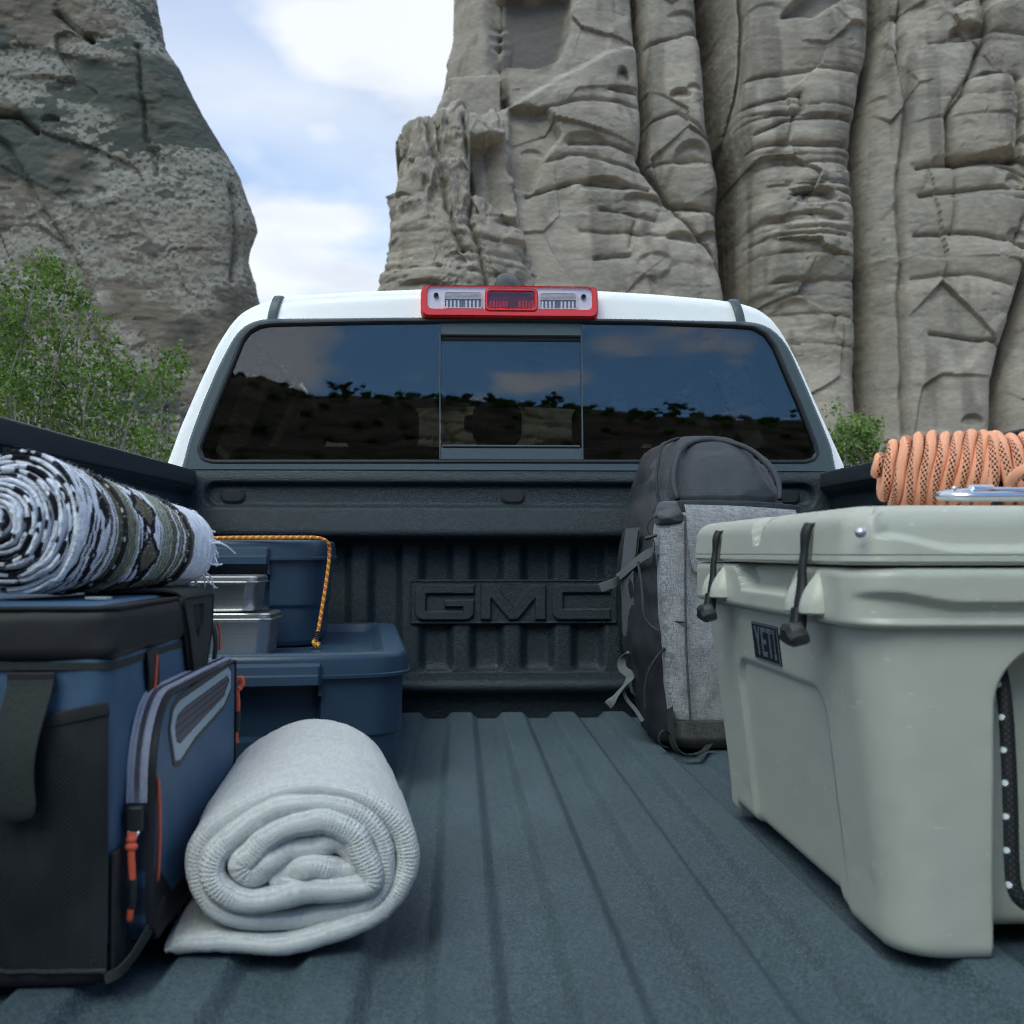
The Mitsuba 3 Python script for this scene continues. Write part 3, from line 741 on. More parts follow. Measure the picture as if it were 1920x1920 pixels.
def left_face(x, z):
    edge = line_at(left_edge, z)
    inner = sm(0.2, 2.0, edge - x)
    rim_ = 0.25 + 0.75 * sm(-0.3, 1.2, edge - x)
    d = -0.05 * (z - 6) * inner + 0.6 * fb(x, z, 0.22, 3, 60) * inner
    wx, wz = x + 0.25 * fb(x, z, 1.1, 3, 61), z + 0.2 * fb(x, z, 1.3, 3, 62)
    for line, dep, wid in ((L1, 0.16, 0.06), (L2, 0.14, 0.035), (L4, 0.22, 0.05), (L5, 0.25, 0.06), (L6, 0.3, 0.06)):
        d = d - dep * np.exp(-(dist_to(line, wx, wz) / wid) ** 1.6)
    above = sm(-0.06, 0.06, wz - np.interp(wx, [q[0] for q in L3], [q[1] for q in L3]))
    d = d + 0.10 * above * inner - 0.16 * sm(-1.5, 0, x) + 0.06 * sm(-0.05, 0.05, (wx - np.interp(wz, [q[1] for q in L1[::-1]], [q[0] for q in L1[::-1]])))
    low = sm(8.2, 6.4, z + 0.2 * x + 1.2)
    d = d + rim_ * strata(x, z, 71, 0.70, 0.03, 3.0, tilt=0.16, wave=0.35) + rim_ * strata(x, z, 72, 0.13, 0.03, 2.0, tilt=0.20, mask=low * sm(-0.1, 0.1, fb(x, z, 0.5, 3, 73)))
    d = d + alcove(x, z, -7.65, 9.35, 0.2, 0.12, 0.15) + alcove(x, z, -6.7, 8.0, 0.12, 0.1, 0.1)
    flakes = sm(0.0, 0.05, fb(x, z * 1.4, 0.55, 4, 66)) * 0.04 + sm(0.02, 0.05, fb(x, z * 1.4, 1.4, 4, 67)) * 0.018
    return d + flakes * rim_ + facets(x, z + 0.16 * x, 2.2, 1.0, 0.02, 0.08, 97, 0.2) * inner + facets(x, z + 0.16 * x, 0.7, 0.22, 0.008, 0.07, 98, 0.2) * rim_ + fb(x, z, 0.9, 3, 64) * 0.10 + fb(x, z * 1.6, 5.0, 3, 65) * 0.03


lf = cliff_mesh(const(-17), lambda z: line_at(left_edge, z), const(19), -0.5, lambda x: 22 + 0.12 * np.minimum(x + 9, 0), 400, 520, left_face, right=0.8, top=1.0, back=1.5)
tag(part(None, 'cliff', lf, 'rock_left', smooth=True), 'dark weathered rock wall with pale lichen-like patches rising at the left', kind='structure')

# ground ahead: sand that rises to the foot of the cliffs; one sheet out to the horizon
gx = np.concatenate([-np.geomspace(900, 14, 26), np.linspace(-12, 14, 60), np.geomspace(15, 900, 26)])
gy = np.concatenate([-np.geomspace(900, 12, 26), np.linspace(-10, 30, 80), np.geomspace(31, 900, 26)])
GX, GY = np.meshgrid(gx, gy, indexing='ij')
GZ = 0.05 * fb(GX, GY, 0.5, 4, 3) + sm(10, 27, GY) * 3.2 * sm(-8, -1, GX) * sm(60, 35, GY) + sm(12, 22, GY) * 1.5 * sm(-3, -8, GX) * sm(60, 35, GY)
GZ = GZ + 5.2 * sm(27, 40, GY) * sm(120, 60, GY) * sm(90, 60, np.abs(GX))
tag(part(None, 'ground', grid(np.stack([GX, GY, GZ], -1)), 'sand', smooth=True), 'pale sandy ground rising gently towards the cliffs', kind='structure')

# the scrub hill behind the camera that the rear window mirrors
hx, hy = np.linspace(-260, 260, 300), np.linspace(-300, -45, 130)
HX, HY = np.meshgrid(hx, hy, indexing='ij')
crest = np.interp(HX, [-260, -120, -37, -29, -21.6, -2.8, 11.6, 19, 32, 53, 120, 260], [20, 53, 60.0, 59.6, 56.6, 56.4, 55.0, 54.2, 53.4, 52.6, 47, 18])
HZ = crest * sm(-45, -180, HY) * sm(-305, -215, HY) + 3.0 * fb(HX, HY, 0.05, 4, 91) * sm(-50, -90, HY) + 1.3 * fb(HX, HY, 0.22, 3, 92) * sm(-50, -90, HY) - 0.3
tag(part(None, 'hill', grid(np.stack([HX, HY, HZ], -1)), 'hill_scrub', smooth=True), 'dark scrub covered hill mirrored in the rear window', kind='structure')


def hill_height(x, y):
    i, j = np.abs(hx - x).argmin(), np.abs(hy - y).argmin()
    return HZ[i, j]


def leaf_cloud(rng, centres, radius, n, size, flat=1.0, long_=1.8):
    """n small pointed leaves scattered round the centres. Returns (v, f)."""
    c = centres[rng.integers(0, len(centres), n)]
    o = rng.normal(0, 1, (n, 3))
    o *= (rng.random((n, 1)) ** 0.45) / np.linalg.norm(o, axis=1, keepdims=True)
    c = c + o * radius * [1, 1, flat]
    a = rng.normal(0, 1, (n, 3))
    a /= np.linalg.norm(a, axis=1, keepdims=True)
    b = np.cross(a, rng.normal(0, 1, (n, 3)))
    b /= np.linalg.norm(b, axis=1, keepdims=True)
    s = size * rng.uniform(0.6, 1.3, (n, 1))
    v = np.stack([c - a * s * long_ / 2, c + b * s / 2, c + a * s * long_ / 2, c - b * s / 2], 1).reshape(-1, 3)
    i = np.arange(n)[:, None] * 4
    return v, np.vstack([i + [0, 1, 2], i + [0, 2, 3]])


rng = np.random.default_rng(77)


def ridge_y(x):
    i = np.abs(hx - x).argmin()
    return hy[(HZ[i] / (-hy + 3)).argmax()]


for tx, h, w, label in ((-17, 1.9, 1.9, 'dark spreading tree alone on the mirrored ridge in the left pane'), (5, 1.0, 0.9, 'smallest dark tree on the mirrored ridge in the middle pane'),
                        (14, 1.5, 1.5, 'dark tree on the mirrored ridge near the right edge of the middle pane'), (31, 1.8, 2.4, 'widest flat-crowned dark tree on the mirrored ridge in the right pane'),
                        (52, 1.9, 2.3, 'dark tree mirrored at the far right end of the right pane')):
    t = thing('tree', label, 'tree', 'trees along the mirrored ridge')
    ty = ridge_y(tx)
    z0 = hill_height(tx, ty) - 0.3
    part(t, 'trunk', join(*[tube(spline([(tx, ty, z0), (tx + 0.2 * w * q, ty, z0 + h * 0.5), (tx + 0.45 * q * w, ty, z0 + h * 0.85)], 8), np.linspace(0.16, 0.05, 8), 6) for q in (-1, -0.3, 0.6, 1.2)]), 'bark', smooth=True)
    cen = np.stack([tx + rng.normal(0, 0.55 * w, 16), ty + rng.normal(0, 1.2, 16), z0 + h * 0.85 + rng.normal(0, 0.10, 16) * h], 1)
    part(t, 'crown', leaf_cloud(rng, cen, 0.45, 900, 0.24, flat=0.3), 'leaf_dark')
cen = []
for k in range(420):
    bx = rng.uniform(-60, 75)
    by = ridge_y(bx) + rng.uniform(0, 1) ** 2 * 70
    cen.append((bx, by, hill_height(bx, by) + 0.2))
tag(part(None, 'scrub', leaf_cloud(rng, np.array(cen), 0.75, 22000, 0.32, flat=0.35), 'leaf_dark'), 'dark low scrub covering the mirrored hill', kind='stuff')

# ------------------------------------------------------------------ the truck
truck = thing('pickup_truck', 'white pickup truck whose open lined bed fills the view, cab ahead', 'pickup truck')
RIBS = [0.129 + 0.122 * k for k in range(-7, 8)]


def rib(x, half=0.032, edge=0.010):
    """1 on a raised rib, 0 in the valley between two."""
    d = np.min(np.abs(np.asarray(x)[..., None] - np.array(RIBS)), axis=-1)
    return sm(half + edge, half - edge, d)


# bed floor with lengthwise ribs
fx = np.arange(-0.66, 0.905, 0.002)
fy = np.r_[0.62, np.linspace(0.66, 2.80, 40), 2.815, 2.83, 2.84]
FX, FY = np.meshgrid(fx, fy, indexing='ij')
fade = sm(2.838, 2.79, FY)
FZ = 0.886 + 0.0150 * rib(FX, 0.031, 0.010)
part(truck, 'bed_floor', grid(np.stack([FX, FY, FZ - 0.004 * (1 - fade)], -1)), 'floor_mat', smooth=True, label='dark grey ribbed rubber floor of the bed')

# front wall of the bed: rolled top, long recessed panel, undercut, ribbed lower wall, ledge and toe
prof = np.array([(1.440, .075), (1.466, .060), (1.474, .040), (1.4745, .014), (1.470, -.002), (1.460, -.009), (1.446, -.010), (1.420, -.010), (1.392, -.012), (1.380, -.014), (1.372, -.016), (1.330, -.026), (1.321, -.025),
                 (1.315, -.017), (1.312, 0), (1.309, .03), (1.303, .052), (1.29, .060), (1.02, .060), (1.006, .058), (0.998, .047), (0.985, .018), (0.978, .004), (0.970, -.003), (0.958, -.004), (0.950, .003),
                 (0.946, .015), (0.942, .035), (0.93, .045), (0.88, .05)])
s = np.r_[0, np.cumsum(np.hypot(*np.diff(prof, axis=0).T))]
si = np.linspace(0, s[-1], 270)
pz, py = (gaussian_filter(np.interp(si, s, prof[:, c]), 1.6, mode='nearest') for c in (0, 1))
wx = np.arange(-0.640, 0.895, 0.0045)
WX, PZ = np.meshgrid(wx, pz, indexing='ij')
PY = np.broadcast_to(py, WX.shape)


def sdf_rr(x, z, cx, cz, hx, hz, r):
    qx, qz = np.abs(x - cx) - hx + r, np.abs(z - cz) - hz + r
    return np.hypot(np.maximum(qx, 0), np.maximum(qz, 0)) + np.minimum(np.maximum(qx, qz), 0) - r


recess = sm(0.004, -0.005, sdf_rr(WX, PZ, 0.129, 1.4155, 0.722, 0.0265, 0.026))
front = PY + 0.017 * recess
lower = (PZ < 1.306) & (PZ > 0.985)
ribbed = front - 0.020 * rib(WX, 0.027, 0.011) * sm(1.308, 1.296, PZ)
front = np.where(lower & (PY > 0.030), np.maximum(ribbed, 0.040 + 0 * ribbed), front)
front = gaussian_filter(front, (0.7, 0.9))
part(truck, 'bed_front_wall', grid(np.stack([WX, 2.785 + front, PZ], -1)), 'liner_coat', smooth=True, label='black textured front wall of the bed with upright ribs')
for x in (-0.532, 0.129, 0.792):
    st = affinity.scale(Point(0, 0).buffer(0.0165, 16), 1, 1)
    pill = Point(-0.0115, 0).buffer(0.0165, 16).union(Point(0.0115, 0).buffer(0.0165, 16)).convex_hull
    part(truck, 'tie_down_plug', join(moved(bevel(pill.buffer(0.002), 0.006, 0.002), facing_back(x, 2.793, 1.413)), moved(bevel(pill.buffer(-0.002), 0.010, 0.0025), facing_back(x, 2.793, 1.413)), ellipsoid((x, 2.783, 1.413), (0.0012,) * 3, 1)), 'rail_plastic', smooth=35)

# raised emblem plate with its three letters
plate = Polygon(rr(-0.250, 0.250, -0.053, 0.053, 0.008))
emblem = part(truck, 'emblem_plate', moved(bevel(plate, 0.022, 0.003), facing_back(0.132, 2.842, 1.162)), 'liner_coat', smooth=30)
rim = plate.buffer(-0.0005).difference(plate.buffer(-0.0055))
part(emblem, 'rim', moved(bevel(rim, 0.004, 0.0016), facing_back(0.132, 2.821, 1.162)), 'liner_coat', smooth=30)


def rp(x0, y0, x1, y1, corners, r=62):
    """A rectangle in letter units, y down, with the named corners rounded."""
    p = Polygon([(x0, y0), (x1, y0), (x1, y1), (x0, y1)])
    for c in corners:
        cx, cy = (x0 if 'l' in c else x1), (y0 if 't' in c else y1)
        sx, sy = (1 if 'l' in c else -1), (1 if 't' in c else -1)
        sq = Polygon([(cx, cy), (cx + sx * r, cy), (cx + sx * r, cy + sy * r), (cx, cy + sy * r)])
        p = p.difference(sq.difference(Point(cx + sx * r, cy + sy * r).buffer(r, 12)))
    return p


G = rp(270, 982, 672, 1222, ('tl', 'bl', 'br')).difference(rp(350, 1046, 680, 1160, ('tl', 'bl'), 8)).union(rp(470, 1082, 672, 1134, ())).union(rp(594, 1100, 672, 1190, ()))
M = Polygon([(712, 1220), (712, 982), (815, 982), (935, 1135), (1050, 982), (1155, 982), (1155, 1220), (1080, 1220), (1080, 1078), (965, 1220), (905, 1220), (785, 1078), (785, 1220)])
C = rp(1192, 982, 1592, 1222, ('tl', 'bl')).difference(rp(1272, 1042, 1600, 1146, ('tl', 'bl'), 8))
for L in (G, M, C):
    L = affinity.scale(affinity.translate(L, -931, -1102), 1 / 2809, -1 / 2809, origin=(0, 0))
    part(emblem, 'letter', moved(bevel(L, 0.0105, 0.0030), facing_back(0.130, 2.8205, 1.161)), 'liner_coat', smooth=30)

# side walls, rail caps, outer panels, tailgate
for sgn, xw, name in ((-1, -0.627, 'left'), (1, 0.878, 'right')):
    sy = np.linspace(0.75, 2.87, 60)
    sp = np.array([(1.436, -.012), (1.425, -.004), (1.41, .012), (1.30, .018), (1.16, .020), (1.12, .004), (1.10, 0), (0.95, 0), (0.90, .01), (0.88, -.01)])
    SY, SZ = np.meshgrid(sy, np.interp(np.linspace(0, 9, 80), np.arange(10), sp[:, 0]), indexing='ij')
    SX = xw + sgn * np.interp(np.linspace(0, 9, 80), np.arange(10), sp[:, 1])[None] + 0 * SY
    part(truck, 'bed_side_wall', grid(np.stack([SX, SY, SZ], -1)), 'liner_coat', smooth=40)
    xi = xw - sgn * 0.012
    path = np.array([(xi + sgn * 0.05, y, 1.4535 + 0.0 * y - (0.0085 * (2.78 - y) / 1.17 if sgn < 0 else 0.001)) for y in np.linspace(0.80, 2.772, 12)])
    part(truck, 'rail_cap', capped(sweep(path, rr(-0.0195, 0.0195, -0.050, 0.050, 0.005, nc=3), hint=[0, 0, 1.0])), 'rail_plastic', smooth=40)
    ox = xw + sgn * 0.13
    part(truck, 'bed_outer_panel', rounded_box(min(ox, ox - sgn * 0.045), max(ox, ox - sgn * 0.045), 0.78, 2.80, 0.55, 1.428, 0.02), 'white_paint', smooth=40)
part(truck, 'tailgate', rounded_box(-0.62, 0.87, -0.02, 0.60, 0.835, 0.882, 0.012), 'rail_plastic', smooth=40, label='tailgate folded down flat')
part(truck, 'chassis', rounded_box(-0.55, 0.80, 0.5, 6.2, 0.45, 0.80, 0.05), 'dark_gap', smooth=40)
for y in (1.75, 5.35):
    for x in (-0.62, 0.875):
        w = thing_key = numbered(f'{truck}__wheel')
        t = trimesh.creation.revolve(np.array([(0.20, -0.10), (0.25, -0.125), (0.34, -0.125), (0.385, -0.10), (0.395, -0.05), (0.395, 0.05), (0.385, 0.10), (0.34, 0.125), (0.25, 0.125), (0.20, 0.10), (0.20, -0.10)]), sections=40)
        m = basis([0, 1, 0], [0, 0, 1], [1, 0, 0], (x, y, 0.395))
        scene[w] = mikit.ply(moved((t.vertices, t.faces), m), 'dark_gap', smooth=30)
        t = trimesh.creation.cylinder(0.205, 0.16, sections=32)
        part(w, 'rim', moved((t.vertices, t.faces), m), 'carabiner_metal', smooth=30)

# cab
K = 0.0875
plane_y = lambda z: 2.88 + K * (np.asarray(z) - 1.45)
tilt = basis([1, 0, 0], unit([0, K, 1]), unit([0, -1, K]), (0, 2.88, 1.45))
outline = np.array([(-0.83, 1.25), (-0.757, 1.40), (-0.716, 1.506), (-0.690, 1.587), (-0.648, 1.694), (-0.606, 1.794), (-0.574, 1.849), (-0.549, 1.879), (-0.523, 1.896), (-0.491, 1.910), (-0.465, 1.918), (-0.399, 1.929), (-0.240, 1.941), (-0.094, 1.948),
                    (0.126, 1.953), (0.348, 1.949), (0.500, 1.941), (0.655, 1.929), (0.722, 1.919), (0.765, 1.905), (0.800, 1.879), (0.829, 1.838), (0.868, 1.758), (0.916, 1.640), (0.972, 1.506), (1.013, 1.40), (1.085, 1.25)])
frame_out = np.array([(-0.720, 1.25), (-0.690, 1.42), (-0.668, 1.495), (-0.655, 1.555), (-0.627, 1.641), (-0.591, 1.734), (-0.564, 1.791), (-0.548, 1.820), (-0.528, 1.840), (-0.505, 1.852), (-0.476, 1.858), (-0.094, 1.865), (0.126, 1.866),
                      (0.347, 1.866), (0.726, 1.862), (0.760, 1.857), (0.785, 1.845), (0.807, 1.826), (0.830, 1.793), (0.866, 1.706), (0.906, 1.602), (0.928, 1.541), (0.934, 1.500), (0.948, 1.42), (0.975, 1.25)])


def resample(p, n, sharp=1):
    d = np.r_[0, np.cumsum(np.hypot(*np.diff(p, axis=0).T))]
    q = np.stack([np.interp(np.linspace(0, d[-1], 40 * n), d, p[:, c]) for c in (0, 1)], 1)
    q = np.stack([gaussian_filter(q[:, c], 40 * n / d[-1] * 0.010, mode='nearest') for c in (0, 1)], 1)
    return q[np.linspace(0, len(q) - 1, n).astype(int)]


O, I = resample(outline, 220), resample(frame_out, 220)
tn = np.gradient(O, axis=0)
nrm = np.stack([-tn[:, 1], tn[:, 0]], 1) / np.linalg.norm(tn, axis=1, keepdims=True)
rows = []


def row(xz, dy):
    rows.append(np.column_stack([xz[:, 0], plane_y(xz[:, 1]) + dy, xz[:, 1]]))


row(I, 0.020)
row(I, 0.001)
for a in np.linspace(0, 1, 5):
    row(I + (O - nrm * 0.034 - I) * a, 0.001 + 0.004 * a)
for a in np.linspace(0.15, 1, 8) * math.pi / 2:
    row(O - nrm * 0.034 * (1 - math.sin(a)), 0.005 + 0.045 * (1 - math.cos(a)))
row(O, 0.12)
row(O, 0.34)
cabp = part(truck, 'cab', grid(np.array(rows)), 'white_paint', smooth=True, label='white painted rear of the cab')
roof_i = np.where(O[:, 1] > 1.862)[0]
RO = O[roof_i]
rise = lambda y: 0.030 * np.sin(np.clip((y - 3.2) / 1.3, 0, 1) * math.pi) - 0.03 * np.clip((y - 4.2) / 0.4, 0, 1)
roof = np.array([np.column_stack([RO[:, 0], np.full(len(RO), y), RO[:, 1] + rise(y)]) for y in np.r_[3.245, np.linspace(3.25, 4.7, 16)]])
part(cabp, 'roof', grid(roof), 'white_paint', smooth=True)
ins = np.array([np.column_stack([0.128 + (RO[:, 0] - 0.128) * 0.95, np.full(len(RO), y), RO[:, 1] - 0.055 + rise(y)]) for y in np.linspace(2.99, 4.7, 12)])
part(cabp, 'headliner', grid(ins), 'cab_trim', smooth=True)
inner = []
for dy in (0.03, 0.10, 0.36):
    q = O - nrm * 0.03
    inner.append(np.column_stack([q[:, 0], plane_y(q[:, 1]) + dy, q[:, 1]]))
part(cabp, 'pillar_trim', grid(np.array(inner)), 'cab_trim', smooth=True)
part(cabp, 'back_panel', box(-0.80, 1.05, 2.905, 2.95, 0.62, 1.498), 'dark_gap', smooth=30)
for xs in (-1, 1):
    x0 = 0.128 + xs * 0.93
    part(truck, 'door', rounded_box(x0 - 0.06, x0 + 0.06, 2.98, 5.1, 0.55, 1.40, 0.03), 'white_paint', smooth=40)
    pil = np.array([(0.128 + xs * 0.66, 4.66, 1.90), (0.128 + xs * 0.78, 5.0, 1.66), (0.128 + xs * 0.90, 5.35, 1.36)])
    part(cabp, 'windscreen_pillar', capped(sweep(spline(pil, 12), rr(-0.06, 0.06, -0.04, 0.04, 0.02), hint=[1.0, 0, 0])), 'cab_trim', smooth=40)
    mid = np.array([(0.128 + xs * 0.68, 3.95, 1.89), (0.128 + xs * 0.80, 3.95, 1.64), (0.128 + xs * 0.91, 3.95, 1.36)])
    part(cabp, 'door_pillar', capped(sweep(spline(mid, 12), rr(-0.06, 0.06, -0.03, 0.03, 0.02), hint=[0, 1.0, 0])), 'cab_trim', smooth=40)
    a, b = np.array([0.128 + xs * 0.70, 1.88]), np.array([0.128 + xs * 0.905, 1.38])
    g = np.array([[(a[0], 3.24, a[1]), (b[0], 3.24, b[1])], [(a[0], 4.66, a[1]), (b[0], 5.3, b[1])]])
    part(cabp, 'side_window', grid(g), 'privacy_glass')
    qx = lambda z: 0.128 + xs * (0.70 + (1.88 - z) / 0.5 * 0.205 - 0.012)
    part(cabp, 'quarter_trim', grid(np.array([[(qx(1.90), 4.35, 1.90), (qx(1.36), 4.35, 1.36)], [(qx(1.90), 4.72, 1.90), (qx(1.36), 5.38, 1.36)]])), 'cab_trim')
part(cabp, 'windscreen', grid(np.array([[(-0.53, 4.67, 1.895), (0.79, 4.67, 1.895)], [(-0.76, 5.36, 1.36), (1.02, 5.36, 1.36)]])), 'clear_glass')
part(truck, 'hood', rounded_box(-0.80, 1.06, 5.25, 6.5, 0.7, 1.36, 0.08), 'white_paint', smooth=40)
part(cabp, 'dashboard', rounded_box(-0.76, 1.02, 4.85, 5.3, 1.0, 1.42, 0.06), 'cab_trim', smooth=40)
part(cabp, 'cab_floor', box(-0.80, 1.05, 2.96, 5.2, 0.62, 0.70), 'cab_trim')
part(cabp, 'rear_seat', rounded_box(-0.62, 0.88, 3.12, 3.30, 0.75, 1.565, 0.05), 'seat_cloth', smooth=40)
for x, y, z, w in ((-0.27, 3.22, 1.60, 0.115), (0.105, 3.22, 1.585, 0.068), (0.53, 3.22, 1.60, 0.115)):
    part(cabp, 'headrest', rounded_box(x - w, x + w, y - 0.05, y + 0.05, z - 0.02, z + 0.115, 0.045), 'seat_cloth', smooth=40)
for x in (-0.27, 0.53):
    part(cabp, 'front_seat', rounded_box(x - 0.25, x + 0.25, 4.02, 4.2, 0.75, 1.63, 0.08), 'seat_cloth', smooth=40)
    part(cabp, 'headrest', rounded_box(x - 0.13, x + 0.13, 4.08, 4.18, 1.64, 1.80, 0.045), 'seat_cloth', smooth=40)
part(cabp, 'centre_mirror', rounded_box(0.02, 0.24, 4.62, 4.66, 1.755, 1.825, 0.02), 'cab_trim', smooth=40)

# rear window: rubber surround, two fixed panes and the sliding pane between them
window = numbered(f'{truck}__rear_window')
fo = Polygon(resample(np.vstack([[(-0.676, 1.47)], frame_out[2:-2], [(0.940, 1.47)]]), 160) - [0, 1.45])
gl = np.array([(-0.626, 1.530), (-0.615, 1.565), (-0.576, 1.674), (-0.546, 1.757), (-0.530, 1.800), (-0.514, 1.822), (-0.492, 1.836), (-0.463, 1.841), (-0.213, 1.849), (0.126, 1.855), (0.468, 1.854), (0.698, 1.847), (0.739, 1.843), (0.769, 1.826), (0.789, 1.796),
               (0.854, 1.629), (0.882, 1.548), (0.886, 1.526), (0.878, 1.514), (0.858, 1.508), (0.125, 1.506), (-0.595, 1.503), (-0.617, 1.509)])
glp = Polygon(gl - [0, 1.45]).buffer(-0.008).buffer(0.008, 8)
surround = fo.difference(glp.buffer(0.001))
scene[window] = mikit.ply(moved(bevel(surround, 0.016, 0.007), tilt), 'seal_rubber', smooth=35)
lip = glp.buffer(0.010).difference(glp.buffer(-0.001))
part(window, 'glazing_lip', moved(bevel(lip, 0.0195, 0.004), tilt), 'rail_plastic', smooth=35)


def rect(x0, x1, z0, z1):
    return Polygon([(x0, z0 - 1.45), (x1, z0 - 1.45), (x1, z1 - 1.45), (x0, z1 - 1.45)])


def sheet(poly, dz):
    v, f = trimesh.creation.triangulate_polygon(poly, engine='earcut')
    return moved((np.column_stack([v, np.full(len(v), dz)]), f), tilt)


part(window, 'left_pane', sheet(glp.intersection(rect(-1, -0.048, 1, 2)), 0.006), 'tinted_glass', label='dark tinted left pane mirroring sky and hill')
part(window, 'right_pane', sheet(glp.intersection(rect(0.307, 2, 1, 2)), 0.006), 'tinted_glass', label='dark tinted right pane mirroring sky and trees')
part(window, 'sliding_pane', sheet(rect(-0.044, 0.303, 1.536, 1.815), 0.001), 'tinted_glass', label='tinted sliding middle pane')
part(window, 'header_bar', moved(bevel(rect(-0.047, 0.306, 1.820, 1.856), 0.010, 0.003), tilt), 'seal_rubber', smooth=30)
part(window, 'header_gap', moved(bevel(rect(-0.045, 0.304, 1.808, 1.8195), 0.004, 0.0), tilt), 'dark_gap')
part(window, 'sill_bar', moved(bevel(rect(-0.047, 0.306, 1.506, 1.538), 0.010, 0.003), tilt), 'seal_rubber', smooth=30)
part(window, 'sill_edge', moved(bevel(rect(-0.040, 0.299, 1.5383, 1.544), 0.013, 0.002), tilt), 'seal_rubber', smooth=30)
for x in (-0.0465, 0.3055):
    part(window, 'slider_edge', moved(bevel(rect(x - 0.0016, x + 0.0016, 1.508, 1.852), 0.0115, 0.001), tilt), 'seal_rubber', smooth=30)

# roof ditch mouldings, high brake lamp, aerial
for x, dx in ((-0.452, 0.004), (0.700, -0.004)):
    zt = float(np.interp(x, O[40:180, 0], O[40:180, 1]))
    pth = spline([(x - 3 * dx, 2.913, 1.853), (x - 1.5 * dx, 2.917, 1.888), (x, 2.932, zt - 0.006), (x, 2.962, zt + 0.002), (x, 3.2, zt + 0.004), (x, 3.7, zt + 0.030)], 40)
    part(cabp, 'roof_moulding', strap(pth, 0.023, 0.008, [1.0, 0, 0]), 'seal_rubber', smooth=40)
lamp = numbered(f'{truck}__brake_lamp')
U = 1 / (5.333 * 750)


def lr(x0, y0, x1, y1, r):
    return Polygon(rr((x0 - 930) * U, (x1 - 930) * U, (530 - y1) * U, (530 - y0) * U, r * U))


lb = basis([1, 0, 0], unit([0, K, 1]), unit([0, -1, K]), (0.126, 2.9235, 1.857))
outer_l, opening = lr(45, 190, 1815, 530, 80), lr(112, 212, 1748, 442, 52)
scene[lamp] = mikit.ply(join(moved(bevel(outer_l, 0.0330, 0.012), lb), moved(bevel(outer_l.buffer(-0.0045).difference(opening), 0.0425, 0.0015), lb), moved(bevel(outer_l.buffer(-0.0015).difference(opening), 0.0385, 0.0025), lb)), 'lamp_red', smooth=50)
part(lamp, 'tray', moved(bevel(opening.buffer(0.001), 0.0335, 0.0), lb), 'lamp_silver', smooth=30)
part(lamp, 'middle_frame', moved(bevel(lr(680, 232, 1210, 470, 50).difference(lr(716, 270, 1172, 432, 24)), 0.0460, 0.0035), lb), 'lamp_red', smooth=50)
part(lamp, 'middle_base', moved(bevel(lr(712, 266, 1176, 436, 20), 0.0350, 0.0), lb), 'lamp_base')
part(lamp, 'middle_lens', moved(bevel(lr(714, 268, 1174, 434, 22), 0.0002, 0.0, back=False), lb @ np.array([[1, 0, 0, 0], [0, 1, 0, 0], [0, 0, 1, 0.0435], [0, 0, 0, 1.0]])), 'lamp_red_clear')
for k in range(14):
    x = 730 + 32 * k
    if abs(x - 946) > 40:
        part(lamp, 'light_cup', moved(bevel(lr(x, 352, x + 20, 424, 5), 0.0410, 0.002), lb), 'lamp_silver', smooth=30)
for x0, x1 in ((275, 660), (1222, 1600)):
    el = part(lamp, 'reflector', moved(bevel(lr(x0, 266, x1, 438, 28).difference(lr(x0 + 12, 276, x1 - 12, 428, 20)), 0.0405, 0.001), lb), 'lamp_silver', smooth=30)
    part(el, 'base', moved(bevel(lr(x0 + 6, 270, x1 - 6, 434, 22), 0.0345, 0.0), lb), 'lamp_base')
    for k in range(5):
        y = 280 + 13 * k
        part(el, 'slat', moved(bevel(lr(x0 + 12, y, x1 - 12, y + 7, 2), 0.0395, 0.0007), lb), 'lamp_silver', smooth=30)
    for k in range(9):
        x = x0 + 24 + 38 * k
        if k != 4:
            part(el, 'light_cup', moved(bevel(lr(x, 352, x + 18, 424, 4), 0.0392, 0.0018), lb), 'lamp_silver', smooth=30)
part(lamp, 'clear_lens', moved(bevel(opening.difference(lr(684, 236, 1206, 466, 46)), 0.0002, 0.0, back=False), lb @ np.array([[1, 0, 0, 0], [0, 1, 0, 0], [0, 0, 1, 0.0420], [0, 0, 0, 1.0]])), 'lamp_clear')
for x in (200, 1665):
    part(lamp, 'screw', moved(bevel(Point((x - 930) * U, (530 - 305) * U).buffer(24 * U, 8), 0.0425, 0.001), lb), 'dark_gap')
part(cabp, 'aerial', capped(loft([(1.960, 0.086, 0.192, 3.25, 3.55, 0.045), (1.985, 0.093, 0.185, 3.27, 3.55, 0.04), (2.045, 0.100, 0.178, 3.30, 3.54, 0.035), (2.084, 0.112, 0.166, 3.36, 3.53, 0.025), (2.096, 0.122, 0.156, 3.40, 3.52, 0.015), (2.099, 0.130, 0.148, 3.42, 3.50, 0.008)])), 'rail_plastic', smooth=50, label='grey roof aerial')

# ------------------------------------------------------------------ soft cooler bag
bag = thing('cooler_bag', 'navy and black soft cooler bag under the striped blanket on the left', 'cooler bag')


